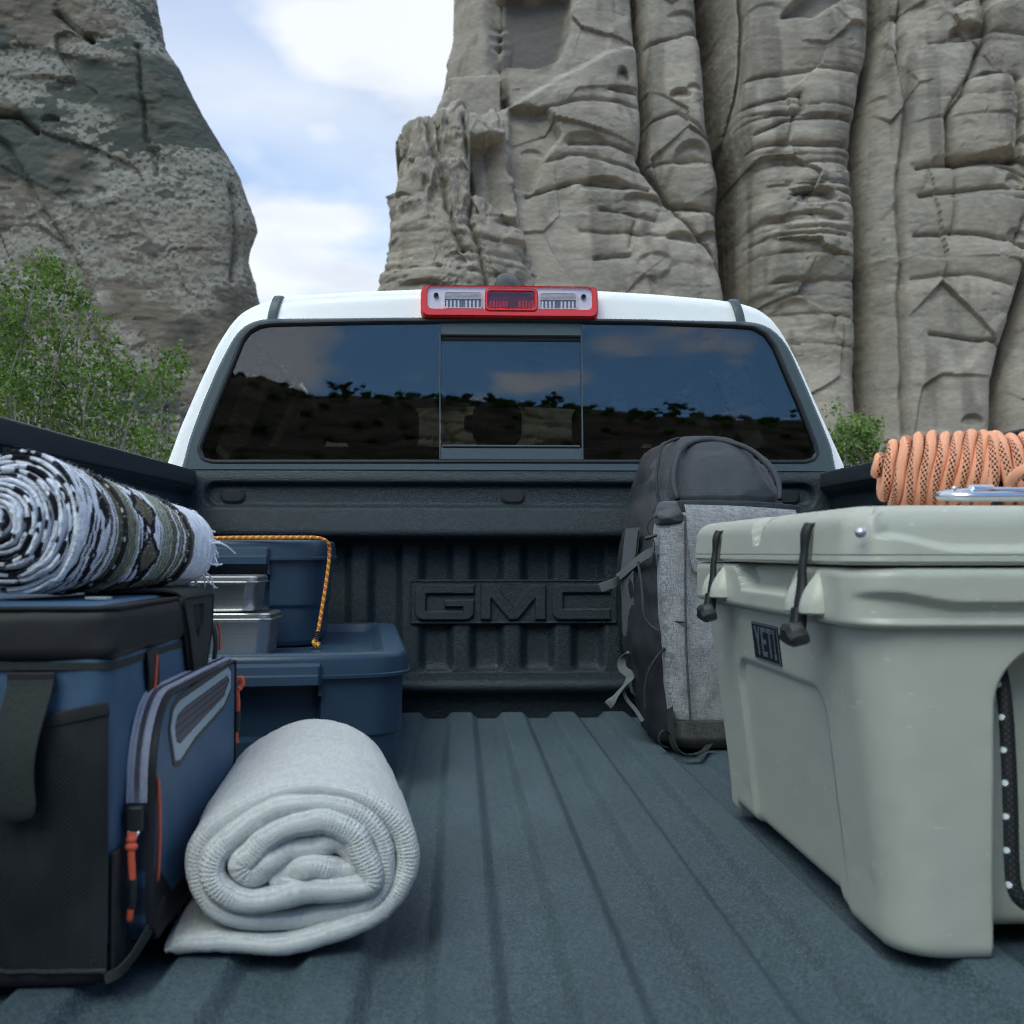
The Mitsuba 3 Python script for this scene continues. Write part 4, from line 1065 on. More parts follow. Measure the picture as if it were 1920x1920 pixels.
def soft_box(x0, x1, y0, y1, z0, z1, r, puff, seed, n=26, amp=0.004):
    """A rounded box with slightly puffed and creased cloth sides."""
    lv = []
    for k in range(6):
        a = math.pi / 2 * k / 5
        lv.append((z0 + r * (1 - math.cos(a)), r * (1 - math.sin(a))))
    lv += [(z, 0) for z in np.linspace(z0 + r, z1 - r, n)[1:-1]]
    lv += [(z0 + z1 - z, i) for z, i in lv[:6][::-1]]
    P = loft([(z, x0 + i, x1 - i, y0 + i, y1 - i, max(r * 1.3 - i * 0.5, 0.004)) for z, i in lv], nc=6, ns=28)
    C_ = np.array([(x0 + x1) / 2, (y0 + y1) / 2, (z0 + z1) / 2])
    h = np.array([(x1 - x0) / 2, (y1 - y0) / 2, (z1 - z0) / 2])
    q = (P - C_) / h
    out = np.stack([np.sign(q[..., 0]) * (np.abs(q[..., 0]) > 0.9) * (1 - q[..., 1] ** 2) * (1 - q[..., 2] ** 2), np.sign(q[..., 1]) * (np.abs(q[..., 1]) > 0.9) * (1 - q[..., 0] ** 2) * (1 - q[..., 2] ** 2), 0 * q[..., 0]], -1)
    P = P + out * puff
    nv = np.stack([q[..., 0] * (np.abs(q[..., 0]) > 0.9), q[..., 1] * (np.abs(q[..., 1]) > 0.9), 0 * q[..., 0]], -1)
    return capped(P + nv * amp * (meshkit.fbm(P * 22, 3, seed)[..., None] - 0.5) * 2)


part(bag, 'body', soft_box(-0.615, -0.303, 1.047, 1.455, 0.908, 1.200, 0.016, 0.003, 1), 'bag_navy', smooth=40)
part(bag, 'base', soft_box(-0.618, -0.3005, 1.0435, 1.459, 0.9015, 0.940, 0.014, 0.0, 2, n=8, amp=0.002), 'bag_black', smooth=40)
part(bag, 'lid', soft_box(-0.619, -0.2985, 1.0415, 1.460, 1.184, 1.2325, 0.012, 0.003, 3, n=12, amp=0.003), 'bag_black', smooth=40)
part(bag, 'lid_panel', soft_box(-0.600, -0.318, 1.060, 1.442, 1.222, 1.2345, 0.006, 0.0, 4, n=4, amp=0.0), 'bag_navy', smooth=40)
for z in (1.2310,):
    ring_ = np.column_stack([rr(-0.617, -0.3005, 1.0435, 1.458, 0.018, nc=8, ns=20), np.full(4 * 29, z)])
    part(bag, 'lid_piping', tube(ring_, 0.0022, 8, closed=True), 'black_cord', smooth=True)
ring_ = np.column_stack([rr(-0.6175, -0.3005, 1.0435, 1.4575, 0.018, nc=8, ns=20), np.full(4 * 29, 1.1845)])
part(bag, 'zip_band', grid(np.stack([ring_ + [0, 0, -0.007], ring_ + [0, 0, -0.0005]]), wrap_v=True), 'webbing', smooth=True)

# black mesh pocket on the near face, with its binding, and the carrying strap
mx, mz = np.linspace(-0.612, -0.304, 70), np.linspace(0.915, 1.140, 60)
MX, MZ = np.meshgrid(mx, mz, indexing='ij')
topz = np.interp(MX, [-0.612, -0.40, -0.355, -0.304], [1.140, 1.133, 1.136, 1.147])
MZZ = 0.915 + (MZ - 0.915) / 0.225 * (topz - 0.915)
bulge = 0.014 * np.sin((MX + 0.612) / 0.308 * math.pi) ** 0.7 * np.sin(np.clip((MZ - 0.915) / 0.25, 0, 1) * math.pi) ** 0.8
MY = 1.0425 - bulge - 0.007 * (meshkit.fbm(np.stack([MX * 30, MZ * 7 + MX * 9, 0 * MX], -1), 3, 8) - 0.5) * 2
pocket = part(bag, 'mesh_pocket', grid(np.stack([MX, MY, MZZ], -1)), 'bag_mesh', smooth=True)
bp = np.stack([MX[:, -1], MY[:, -1] - 0.001, MZZ[:, -1] - 0.002], -1)
part(pocket, 'binding', strap(bp, 0.012, 0.003, [0, 0, 1.0]), 'bag_black', smooth=40)
part(pocket, 'lower_edge', tube(np.stack([MX[:, 0], MY[:, 0] - 0.001, MZZ[:, 0] + 0.004 * np.sin((MX[:, 0] + 0.6) * 8)], -1), 0.0024, 8), 'webbing', smooth=True)
sp = spline([(-0.3695, 1.0405, 1.174), (-0.3700, 1.035, 1.160), (-0.3735, 1.018, 1.128), (-0.3760, 1.012, 1.10), (-0.3755, 1.013, 1.078), (-0.374, 1.016, 1.060), (-0.373, 1.019, 1.053)], 36)
sw = np.interp(np.linspace(0, 1, 36), [0, 0.85, 0.95, 1], [1, 1, 0.85, 0.55])
part(bag, 'carry_strap', capped(sweep(sp, rr(-0.0195, 0.0195, -0.0015, 0.0015, 0.001, nc=2, ns=3), hint=[1.0, 0, 0], scale=sw)), 'webbing', smooth=40, label='wide dark webbing strap on the near face')
part(bag, 'strap_patch', moved(bevel(Polygon(rr(-0.0205, 0.0205, -0.008, 0.008, 0.001)), 0.004, 0.001), facing_back(-0.3695, 1.0415, 1.168)), 'bag_black', smooth=30)

# zipped pocket on the side that faces the middle of the bed
oy = [(1.478, 0.925), (1.478, 1.147), (1.30, 1.1465), (1.20, 1.1455)] + [(1.165 - 0.075 * math.sin(a), 1.070 + 0.075 * math.cos(a)) for a in np.linspace(0.05, math.pi / 2, 14)] + [(1.0885, 1.02), (1.087, 0.97), (1.090, 0.94), (1.104, 0.925)]
oy = spline(oy[1:-1], 120)
poly = Polygon(np.vstack([[(1.478, 0.925)], oy, [(1.104, 0.925)]]))
side_m = lambda x: basis([0, 1, 0], [0, 0, 1], [1, 0, 0], (x, 0, 0))
zp = part(bag, 'zip_pocket', moved(bevel(poly, 0.0275, 0.006), side_m(-0.3045)), 'bag_navy', smooth=35)
half_path = np.column_stack([np.full(len(oy), -0.2915), oy])
tp, ta, tb = frames(half_path, hint=[1.0, 0, 0])
outp = half_path + tb * (0.0012 if tb[60, 1] < 0 else -0.0012)
tape_n = int(len(oy) * 0.80)
part(zp, 'zip_tape', strap(outp[:tape_n], 0.0185, 0.0022, [1.0, 0, 0]), 'zip_tape', smooth=40)
for dx_ in (-0.0042, 0.0042, -0.0085, 0.0085):
    part(zp, 'zip_cord', tube(outp[:tape_n] + [dx_, 0, 0] + tb[:tape_n] * (0.0012 if tb[60, 1] < 0 else -0.0012), 0.0011, 6), 'zip_tape', smooth=True)
n_t = np.linspace(0, tape_n - 1, 210)
out_dir = tb * (1 if tb[60, 1] < 0 else -1)
teeth = []
for q in n_t:
    c = np.array([np.interp(q, np.arange(len(outp)), outp[:, k]) for k in range(3)]) + out_dir[int(q)] * 0.0014
    teeth.append(moved(rounded_box(-0.0024, 0.0024, -0.0005, 0.0005, -0.0008, 0.0008, 0.0003, nc=1, ns=0, steps=1), basis([1, 0, 0], tp[int(q)], np.cross([1.0, 0, 0], tp[int(q)]), c)))
key = part(zp, 'zip_teeth', join(*teeth), 'print_mauve', kind='stuff')
part(zp, 'black_edge', moved(bevel(poly.difference(poly.buffer(-0.0025)), 0.0292, 0.001), side_m(-0.3045)), 'bag_black', smooth=30)
lowp = poly.intersection(Polygon([(1.0, 0.9), (1.6, 0.9), (1.6, 0.955), (1.16, 0.955), (1.118, 0.985), (1.0, 1.02)])).buffer(-0.0005)
part(zp, 'lower_trim', moved(bevel(lowp, 0.0290, 0.002), side_m(-0.3046)), 'bag_black', smooth=30)
part(zp, 'orange_piping', tube(spline([(-0.2755, 1.0985, 1.075), (-0.2745, 1.1005, 1.045), (-0.2745, 1.102, 1.01), (-0.2755, 1.101, 0.978)], 20), np.r_[0.0006, np.full(18, 0.0018), 0.0006], 8), 'orange_cord', smooth=True)
part(bag, 'corner_guard', rounded_box(-0.3035, -0.2990, 1.050, 1.086, 0.912, 1.018, 0.002), 'bag_black', smooth=35)
part(bag, 'bottom_strap', strap(spline([(-0.305, 1.042, 0.912), (-0.297, 1.046, 0.914), (-0.286, 1.075, 0.926), (-0.277, 1.10, 0.945), (-0.275, 1.125, 0.955)], 20), 0.010, 0.0024, [0, 0.2, 1.0]), 'webbing', smooth=40)
# printed patch
patch = Polygon([(1.150, 1.110), (1.158, 1.124), (1.180, 1.130), (1.425, 1.1395), (1.440, 1.134), (1.440, 1.118), (1.400, 1.104), (1.25, 1.090), (1.185, 1.0775), (1.168, 1.080)]).buffer(0.004, 4)
inner_ = Polygon([(1.163, 1.110), (1.172, 1.119), (1.20, 1.123), (1.42, 1.132), (1.432, 1.126), (1.40, 1.112), (1.25, 1.0985), (1.185, 1.092), (1.170, 1.096)])
pr = part(zp, 'print_patch', moved(bevel(patch.buffer(0.005), 0.0286, 0.0), side_m(-0.3045)), 'print_dark')
part(pr, 'reflective_border', moved(bevel(patch.buffer(-0.001).difference(inner_.buffer(0.0015)).intersection(Polygon([(1.1, 1.0), (1.5, 1.0), (1.5, 1.2), (1.1, 1.2)])), 0.0290, 0.0), side_m(-0.3045)), 'reflective_print')
part(pr, 'panel', moved(bevel(inner_, 0.0289, 0.0), side_m(-0.3045)), 'print_mauve')
for k, (a, b) in enumerate(((1.1165, 1.128), (1.109, 1.122), (1.1015, 1.1155))):
    st_ = Polygon([(1.166, a - 0.0012), (1.43, b - 0.0012), (1.43, b + 0.0014), (1.166, a + 0.0008)]).intersection(inner_)
    part(pr, 'stripe', moved(bevel(st_, 0.0293, 0.0), side_m(-0.3045)), 'print_dark')
# zip sliders and orange pulls
part(zp, 'zip_slider', rounded_box(-0.2990, -0.2835, 1.0765, 1.0875, 1.028, 1.052, 0.003), 'black_rubber', smooth=40)
part(zp, 'slider_ring', tube(spline([(-0.296, 1.077, 1.030), (-0.2912, 1.0735, 1.022), (-0.2865, 1.077, 1.030)], 14), 0.0014, 8), 'carabiner_metal', smooth=True)
pull = numbered(f'{zp}__zip_pull')
scene[pull] = mikit.ply(join(tube(spline([(-0.2935, 1.074, 1.030), (-0.2925, 1.072, 1.018), (-0.2915, 1.071, 1.000), (-0.2900, 1.071, 0.986)], 16), 0.0026, 8), tube(spline([(-0.2895, 1.074, 1.030), (-0.2905, 1.0715, 1.018), (-0.2895, 1.0705, 1.000), (-0.2890, 1.071, 0.986)], 16), 0.0023, 8),
                             ellipsoid((-0.2915, 1.0715, 1.0175), (0.0058, 0.0045, 0.0045), 2), ellipsoid((-0.2915, 1.0715, 1.024), (0.0048, 0.004, 0.004), 2)), 'orange_cord', smooth=True)
part(pull, 'sleeve', tube(spline([(-0.2895, 1.071, 0.989), (-0.2900, 1.0715, 0.975), (-0.2915, 1.073, 0.963)], 10), 0.0036, 10), 'black_rubber', smooth=50)
part(pull, 'cord_end', tube(spline([(-0.2915, 1.073, 0.964), (-0.2925, 1.073, 0.956), (-0.2930, 1.074, 0.951)], 8), [0.003] * 7 + [0.0018], 8), 'orange_cord', smooth=True)
far = numbered(f'{zp}__zip_pull')
scene[far] = mikit.ply(join(tube(spline([(-0.276, 1.479, 1.121), (-0.270, 1.479, 1.124), (-0.268, 1.479, 1.116), (-0.273, 1.479, 1.111), (-0.2735, 1.479, 1.095), (-0.2740, 1.479, 1.082)], 24), 0.0028, 8), ellipsoid((-0.2725, 1.479, 1.1115), (0.0045, 0.004, 0.0035), 2)), 'orange_cord', smooth=True)
part(far, 'sleeve', tube(spline([(-0.274, 1.479, 1.083), (-0.2745, 1.479, 1.07), (-0.275, 1.479, 1.058)], 8), 0.0042, 10), 'black_rubber', smooth=50)
part(far, 'cord_end', tube(spline([(-0.275, 1.479, 1.058), (-0.2755, 1.479, 1.048), (-0.274, 1.479, 1.043)], 8), 0.0028, 8), 'orange_cord', smooth=True)
for pts_, cord in (([(-0.2985, 1.160, 1.186), (-0.297, 1.162, 1.170), (-0.2985, 1.170, 1.138)], [(-0.2945, 1.166, 1.180), (-0.2945, 1.164, 1.168), (-0.2950, 1.160, 1.145)]), ([(-0.300, 1.452, 1.190), (-0.297, 1.455, 1.175), (-0.299, 1.457, 1.148)], [(-0.2955, 1.461, 1.195), (-0.2935, 1.463, 1.18), (-0.2935, 1.463, 1.160)])):
    tb_ = part(bag, 'zip_garage', strap(spline(pts_, 14), 0.036 if pts_[0][1] < 1.3 else 0.016, 0.003, [0, 1.0, 0]), 'webbing', smooth=40)
    part(tb_, 'zip_pull', tube(spline(cord, 12), 0.0015, 8), 'orange_cord', smooth=True)
# lid latch strap that hangs over the side
hk = Polygon([(1.262, 1.232), (1.418, 1.232), (1.412, 1.190), (1.385, 1.150), (1.345, 1.136), (1.316, 1.150), (1.292, 1.195)]).buffer(-0.006).buffer(0.006, 6)
hole = Polygon([(1.312, 1.226), (1.372, 1.226), (1.366, 1.200), (1.349, 1.180), (1.332, 1.192), (1.320, 1.206)]).buffer(-0.003).buffer(0.003, 4)
ls = part(bag, 'latch_strap', moved(bevel(hk.difference(hole), 0.006, 0.0025), side_m(-0.2985)), 'webbing', smooth=35)
part(ls, 'edge', tube(np.column_stack([np.full(len(hk.exterior.coords) - 1, -0.2925), np.array(hk.buffer(-0.001).exterior.coords)[:len(hk.exterior.coords) - 1] if len(hk.buffer(-0.001).exterior.coords) >= len(hk.exterior.coords) else np.array(hk.exterior.coords)[:-1]]), 0.0014, 6, closed=True), 'black_cord', smooth=True)
part(ls, 'top_strap', strap(spline([(-0.40, 1.335, 1.2365), (-0.345, 1.338, 1.2385), (-0.312, 1.340, 1.2385), (-0.2975, 1.340, 1.234), (-0.2945, 1.340, 1.222)], 24), 0.135, 0.004, [0, 1.0, 0]), 'webbing', smooth=40)

# ------------------------------------------------------------------ striped wool blanket rolled on the bag
serape = numbered('striped_blanket')
A0, A1 = np.array([-0.424, 1.085, 1.3075]), np.array([-0.3375, 1.425, 1.2835])
axis = unit(A1 - A0)
LEN = np.linalg.norm(A1 - A0)
ux = unit(np.cross(axis, [0, 0, 1.0]))
uz = np.cross(ux, axis)
turns, per = 12.4, 64
th = np.linspace(0, 2 * math.pi * turns, int(turns * per))
q = th / th[-1]
r0 = 0.010 + 0.0630 * q
lay_n = 46
start = 0.036 * q ** 1.3 + 0.0035 * np.sin(th * 1.31) * q + 0.003 * (meshkit.noise(np.stack([th * 3, 0 * th, 0 * th], -1), 2) - 0.5)
tcol = np.r_[0.0, 0.0015, 0.005, np.linspace(0.011, 1.0, lay_n)]
thick = np.r_[0.2, 0.7, 0.95, np.ones(lay_n)]
al_ = start[:, None] + tcol[None] * (LEN - start[:, None] - 0.004)
TH = th[:, None] + 0 * al_
R_ = r0[:, None] * (1 - 0.33 * al_ / LEN) + 0.0017 * (meshkit.fbm(np.stack([TH * 1.2, al_ * 28, 0 * al_], -1), 3, 3) - 0.5) * 2 + 0.0030 * (meshkit.noise(np.stack([TH * 0.9, al_ * 6, 0 * al_ + 5], -1), 4) - 0.5)
cinch = np.exp(-((al_ - 0.112) / 0.010) ** 2) * 0.0035 + np.exp(-((al_ - 0.268) / 0.010) ** 2) * 0.003
R_ = R_ - cinch * q[:, None]


def ser(rad, t, a):
    c = A0 + axis * a[..., None]
    flat = np.where(np.sin(t) < -0.75, 0.93, 1.0)
    return c + ux * (rad * np.cos(t))[..., None] + uz * (rad * flat * np.sin(t))[..., None]


outer = ser(R_ + 0.0021 * thick, TH, al_)
innr = ser(R_ - 0.0021 * thick, TH, al_)
both = np.concatenate([innr[:, ::-1], outer], 1)
v, f = grid(both)
sarc = np.r_[0, np.cumsum((r0[1:] + r0[:-1]) / 2 * np.diff(th))]
uvs = np.stack([np.concatenate([al_[:, ::-1], al_], 1), np.broadcast_to(sarc[:, None], both.shape[:2])], -1).reshape(-1, 2)
scene[serape] = mikit.ply((v, f), 'serape_weave', smooth=True, uv=uvs)
tag(serape, 'black white and olive striped wool blanket rolled on top of the cooler bag', 'blanket')
rng = np.random.default_rng(5)
fr = []
for k in range(90):
    t = rng.uniform(0, 2 * math.pi)
    rr_ = 0.046 * math.sqrt(rng.uniform(0.15, 1))
    p0 = ser(np.array(rr_), np.array(t), np.array(LEN - 0.012))
    d = unit(axis * 0.6 + ux * math.cos(t) * 0.6 + uz * (math.sin(t) * 0.35 - 0.25) + rng.normal(0, 0.25, 3))
    ln = rng.uniform(0.014, 0.030)
    pts_ = [p0, p0 + d * ln * 0.5 + rng.normal(0, 0.003, 3), p0 + d * ln + [0, 0, -0.35 * ln] + rng.normal(0, 0.004, 3)]
    for p_ in pts_:
        p_[2] = max(p_[2], 1.2375)
    fr.append(tube(spline(pts_, 7), np.linspace(0.0013, 0.0009, 7), 5))
part(serape, 'fringe', join(*fr), 'white_yarn', smooth=True, kind='stuff')
fz = []
for k in range(1500):
    t, a = rng.uniform(-0.3, math.pi + 0.3), rng.uniform(0.02, LEN)
    rad_ = 0.0730 * (1 - 0.33 * a / LEN)
    p0 = ser(np.array(rad_), np.array(t), np.array(a))
    nrm_ = unit(ux * math.cos(t) + uz * math.sin(t) + rng.normal(0, 0.6, 3))
    side_ = unit(np.cross(nrm_, rng.normal(0, 1, 3))) * 0.00022
    p1 = p0 + nrm_ * rng.uniform(0.002, 0.006)
    fz.append((np.array([p0 - side_, p0 + side_, p1]), np.array([[0, 1, 2]])))
part(serape, 'fuzz', join(*fz), 'white_yarn', kind='stuff')
for a_, nm in ((0.112, 0), (0.268, 1)):
    tt_ = np.linspace(-0.55 * math.pi, 1.35 * math.pi, 60)
    ringp = ser(np.full(60, 0.0740 * (1 - 0.33 * a_ / LEN) - 0.0012), tt_ + 0, np.full(60, a_) + 0.010 * np.cos(tt_))
    ringp[:, 2] = np.maximum(ringp[:, 2], 1.2372)
    cm, cuv = tube_uv(ringp, 0.0022, 8)
    part(bag, 'lid_cord', cm, 'handle_rope', smooth=True, uv=cuv)
part(bag, 'cord_tab', moved(bevel(Polygon(rr(-0.012, 0.012, -0.0045, 0.0045, 0.001)), 0.002, 0.0005), basis(unit([1, -0.35, 0]), unit([0.35, 1, 0]), [0, 0, 1], (-0.337, 1.118, 1.2365))), 'reflective_print', smooth=30, label='small pale tab on the bag lid')

# ------------------------------------------------------------------ hard cooler, with the rope and carabiner on its lid
cooler = thing('hard_cooler', 'large sage green hard cooler with black rubber latches on the right of the bed', 'cooler')


def shell(levels, nc, ns):
    return loft(levels, nc, ns)


def sdf2(a, b, ca, cb, ha, hb, r):
    qa, qb = np.abs(a - ca) - ha + r, np.abs(b - cb) - hb + r
    return np.hypot(np.maximum(qa, 0), np.maximum(qb, 0)) + np.minimum(np.maximum(qa, qb), 0) - r


XF = lambda z: 0.372 + 0.034 * np.clip((1.213 - z) / 0.293, 0, 1)
YF = lambda z: 1.070 + 0.012 * np.clip((1.213 - z) / 0.293, 0, 1)
lev = []
for k in range(7):
    a = math.pi / 2 * k / 6
    lev.append((0.922 + 0.012 * (1 - math.cos(a)), 0.012 * (1 - math.sin(a))))
lev += [(z, 0.0) for z in np.linspace(0.94, 1.205, 90)]
lev += [(1.2085, 0.001), (1.2095, -0.004), (1.2105, -0.009), (1.212, -0.012), (1.215, -0.0135)] + [(z, -0.0135) for z in np.linspace(1.218, 1.258, 14)] + [(1.2615, -0.0125), (1.264, -0.010), (1.2655, -0.006), (1.266, 0.0)]
P = loft([(z, XF(z) + i, 0.805 - (XF(z) - 0.372) - i, YF(z) + i, 1.782 - (YF(z) - 1.070) - i, 0.045) for z, i in lev], nc=10, ns=110)
X, Y, Z = P[..., 0].copy(), P[..., 1].copy(), P[..., 2].copy()
side = sm(0.030, 0.0, X - X.min(1, keepdims=True))
end = sm(0.030, 0.0, Y - Y.min(1, keepdims=True))
sd = np.maximum(sdf2(Y, Z, 1.408, 1.0, 0.188, 0.135, 0.035), 0 * Y)
sd = sdf2(Y, Z, 1.408, 1.0, 0.188, 0.135, 0.035)
dx = 0.0065 * sm(0.003, -0.003, sd) + 0.002 * np.exp(-(sd / 0.004) ** 2)
trap = np.abs(Y - 1.375) - (0.098 + 0.040 * np.clip((Z - 1.239) / 0.026, 0, 1))
dx = dx + 0.024 * sm(0.006, -0.004, np.maximum(trap, (1.2385 - Z) * 1.0)) * (Z > 1.22)
for yc in (1.60, 1.183):
    dx = dx + 0.010 * sm(0.003, -0.002, np.abs(Y - yc) - 0.009) * (Z > 1.21)
sh = sdf2(X, Z, 0.600, 0.95, 0.094, 0.236, 0.05)
dy = 0.060 * sm(0.010, -0.006, sh) * (Z < 1.208)
lipw = sm(1.2335, 1.2405, Z + 0.010 * sm(0.385, 0.46, X) - 0.004)
dy = dy - 0.006 * lipw * (Z > 1.215) + 0.004 * (1 - lipw) * (Z > 1.2155)
foot = np.maximum(sm(0.515, 0.497, X) * np.maximum(sm(1.262, 1.252, Y), sm(1.695, 1.705, Y)), sm(0.69, 0.71, X) * np.maximum(sm(1.262, 1.252, Y), sm(1.695, 1.705, Y)))
P[..., 0] = X + dx * side
P[..., 1] = Y + dy * end
P[..., 2] = 0.912 + (Z - 0.922) * np.where(Z < 0.96, 0.048 / 0.038, 1) + np.where(Z < 0.96, 0, 0.010) - 0.0115 * foot * sm(0.960, 0.925, Z)
part(cooler, 'body', capped(P), 'cooler_shell', smooth=40)
lev = [(1.268, 0.008), (1.269, 0.003), (1.272, 0.0), (1.2768, 0.0005), (1.2776, 0.0022), (1.2784, 0.0005)] + [(z, 0.0005 + (z - 1.279) * 0.10) for z in np.linspace(1.280, 1.302, 14)]
for k in range(1, 13):
    a = math.pi / 2 * k / 12
    lev.append((1.302 + 0.022 * math.sin(a), 0.003 + 0.026 * (1 - math.cos(a))))
lev += [(1.3255, 0.06), (1.327, 0.12), (1.3275, 0.19)]
P = loft([(z, 0.3565 + i, 0.811 - i, 1.052 + i, 1.797 - i, max(0.042 - i * 0.4, 0.004)) for z, i in lev], nc=10, ns=110)
X, Y, Z = P[..., 0].copy(), P[..., 1].copy(), P[..., 2].copy()
side = sm(0.030, 0.0, X - X.min(1, keepdims=True)) * (Z < 1.3245)
end = sm(0.040, 0.0, Y - Y.min(1, keepdims=True)) * (Z < 1.3249)
dx = 0.008 * sm(0.002, -0.002, np.abs(Y - 1.40) - 0.028 + 0.6 * np.maximum(1.318 - Z, 0)) * sm(1.288, 1.292, Z)
for yc in (1.60, 1.183):
    dx = dx + 0.011 * sm(0.0025, -0.002, np.abs(Y - yc) - 0.0075) * (Z < 1.3085)
bow = 1.2835 + 0.012 * sm(0.46, 0.39, X)
dy = 0.013 * sm(0.384, 0.392, X) * sm(0.785, 0.777, X) * sm(bow - 0.003, bow + 0.004, Z)
P[..., 0] = X + dx * side
P[..., 1] = Y + dy * end
part(cooler, 'lid', capped(P), 'cooler_shell', smooth=40)
for yc in (1.60, 1.183):
    for dyk in (-0.027, 0.027):
        prof_ = np.array([(0.0001, 0.0)] + [(0.021 * math.sin(t) ** 0.8, 0.042 * (1 - t / (math.pi / 2)) - 0.042) for t in np.linspace(0.15, math.pi / 2, 9)] + [(0.0195, -0.0435), (0.0001, -0.0445)])
        cone = trimesh.creation.revolve(prof_[::-1] + [0, 0], sections=28)
        v = np.asarray(cone.vertices) * [1.05, 0.85, 1.0] + [0.3605, yc + dyk, 1.2625]
        part(cooler, 'latch_keeper', (v, cone.faces), 'cooler_shell', smooth=40)
    lt = numbered(f'{cooler}__latch')
    pth = spline([(0.3575, yc, 1.309), (0.354, yc, 1.300), (0.352, yc, 1.280), (0.350, yc, 1.265), (0.349, yc - 0.001, 1.245), (0.346, yc - 0.003, 1.228), (0.345, yc - 0.004, 1.216)], 30)
    w = np.interp(np.linspace(0, 1, 30), [0, 0.12, 0.3, 0.5, 0.75, 1], [1.1, 1.2, 0.85, 1.0, 1.2, 1.2])
    scene[lt] = mikit.ply(capped(sweep(pth, rr(-0.0078, 0.0078, -0.0032, 0.0032, 0.0025, nc=3), hint=[0, 1.0, 0], scale=w)), 'black_rubber', smooth=40)
    hp = spline([(0.345, yc - 0.004, 1.224), (0.344, yc - 0.005, 1.213), (0.342, yc - 0.006, 1.202)], 8)
    part(lt, 'grip_stem', capped(sweep(hp, rr(-0.010, 0.010, -0.0065, 0.0065, 0.003, nc=3), hint=[0, 1.0, 0], scale=np.linspace(0.95, 1.1, 8))), 'black_rubber', smooth=35)
    t_ = Polygon([(-0.0125, 0.015), (0.0125, 0.015), (0.017, 0.009), (0.0265, 0.0035), (0.0255, -0.0045), (0.0105, -0.0085), (-0.0105, -0.0085), (-0.0255, -0.0045), (-0.0265, 0.0035), (-0.017, 0.009)]).buffer(-0.0012).buffer(0.0012, 3)
    n_ = unit([-0.86, 0.0, -0.22])
    yv = unit(np.cross(n_, [0, -1.0, 0]))
    part(lt, 'grip', moved(bevel(t_, 0.018, 0.005), basis([0, -1, 0], yv, n_, (0.347, yc - 0.007, 1.1965))), 'black_rubber', smooth=25)
face_m = lambda x, y, z: basis([0, -1, 0], unit([-0.115, 0, 1]), unit([-1, 0, -0.115]), (x, y, z))
badge = part(cooler, 'badge', moved(bevel(Polygon(rr(-0.060, 0.060, -0.0235, 0.0235, 0.002)), 0.002, 0.0006), face_m(0.3772, 1.425, 1.1695)), 'badge_black', smooth=25)
part(badge, 'border', moved(bevel(Polygon(rr(-0.0595, 0.0595, -0.0231, 0.0231, 0.0016)).difference(Polygon(rr(-0.0575, 0.0575, -0.0215, 0.0212, 0.001))), 0.0023, 0.0), face_m(0.3772, 1.425, 1.1695)), 'badge_grey')
tx = 0.0
for ch, w, sx in (('Y', 0.026, 0), ('E', 0.021, 0), ('T', 0.023, 0), ('I', 0.0075, 0)):
    m = meshkit.text_mesh(ch, 0.034, 0.0006, bold=True)
    v = np.asarray(m.vertices).copy()
    v[:, 0] = (v[:, 0] - v[:, 0].min()) / np.ptp(v[:, 0]) * w + tx
    v[:, 1] = v[:, 1] - v[:, 1].min()
    tx += w + 0.0055
    v = v - [0.0475, 0.017, -0.002]
    part(badge, 'letter', moved((v, np.asarray(m.faces)), face_m(0.3772, 1.425, 1.1695)), 'badge_grey')
part(cooler, 'stud', ellipsoid((0.3655, 1.052, 1.298), (0.0052, 0.005, 0.0052)), 'carabiner_metal', smooth=True, label='small chrome stud on the lid corner')
hm, huv = tube_uv(spline([(0.5085, 1.120, 1.190), (0.5055, 1.097, 1.160), (0.5025, 1.080, 1.10), (0.4985, 1.068, 1.03), (0.4965, 1.062, 0.985), (0.499, 1.058, 0.968), (0.509, 1.055, 0.960), (0.53, 1.054, 0.958)], 90), 0.0068, 14)
hd = numbered(f'{cooler}__rope_handle')
scene[hd] = mikit.ply(hm, 'handle_rope', smooth=True, uv=huv)
hm = (hm[0] + [0.010, 0, 0], hm[1])
scene[hd] = mikit.ply(hm, 'handle_rope', smooth=True, uv=huv)
m2 = (hm[0] * [-1, 1, 1] + [1.20, 0, 0], hm[1])
part(hd, 'rope', m2, 'handle_rope', smooth=True, uv=huv)
part(hd, 'grip', capped(sweep(np.array([(0.522, 1.054, 0.9585), (0.524, 1.054, 0.9585), (0.600, 1.053, 0.957), (0.676, 1.054, 0.9585), (0.678, 1.054, 0.9585)]), circle(0.0145, 20), scale=[0.8, 1, 1, 1, 0.8])), 'black_rubber', smooth=50)

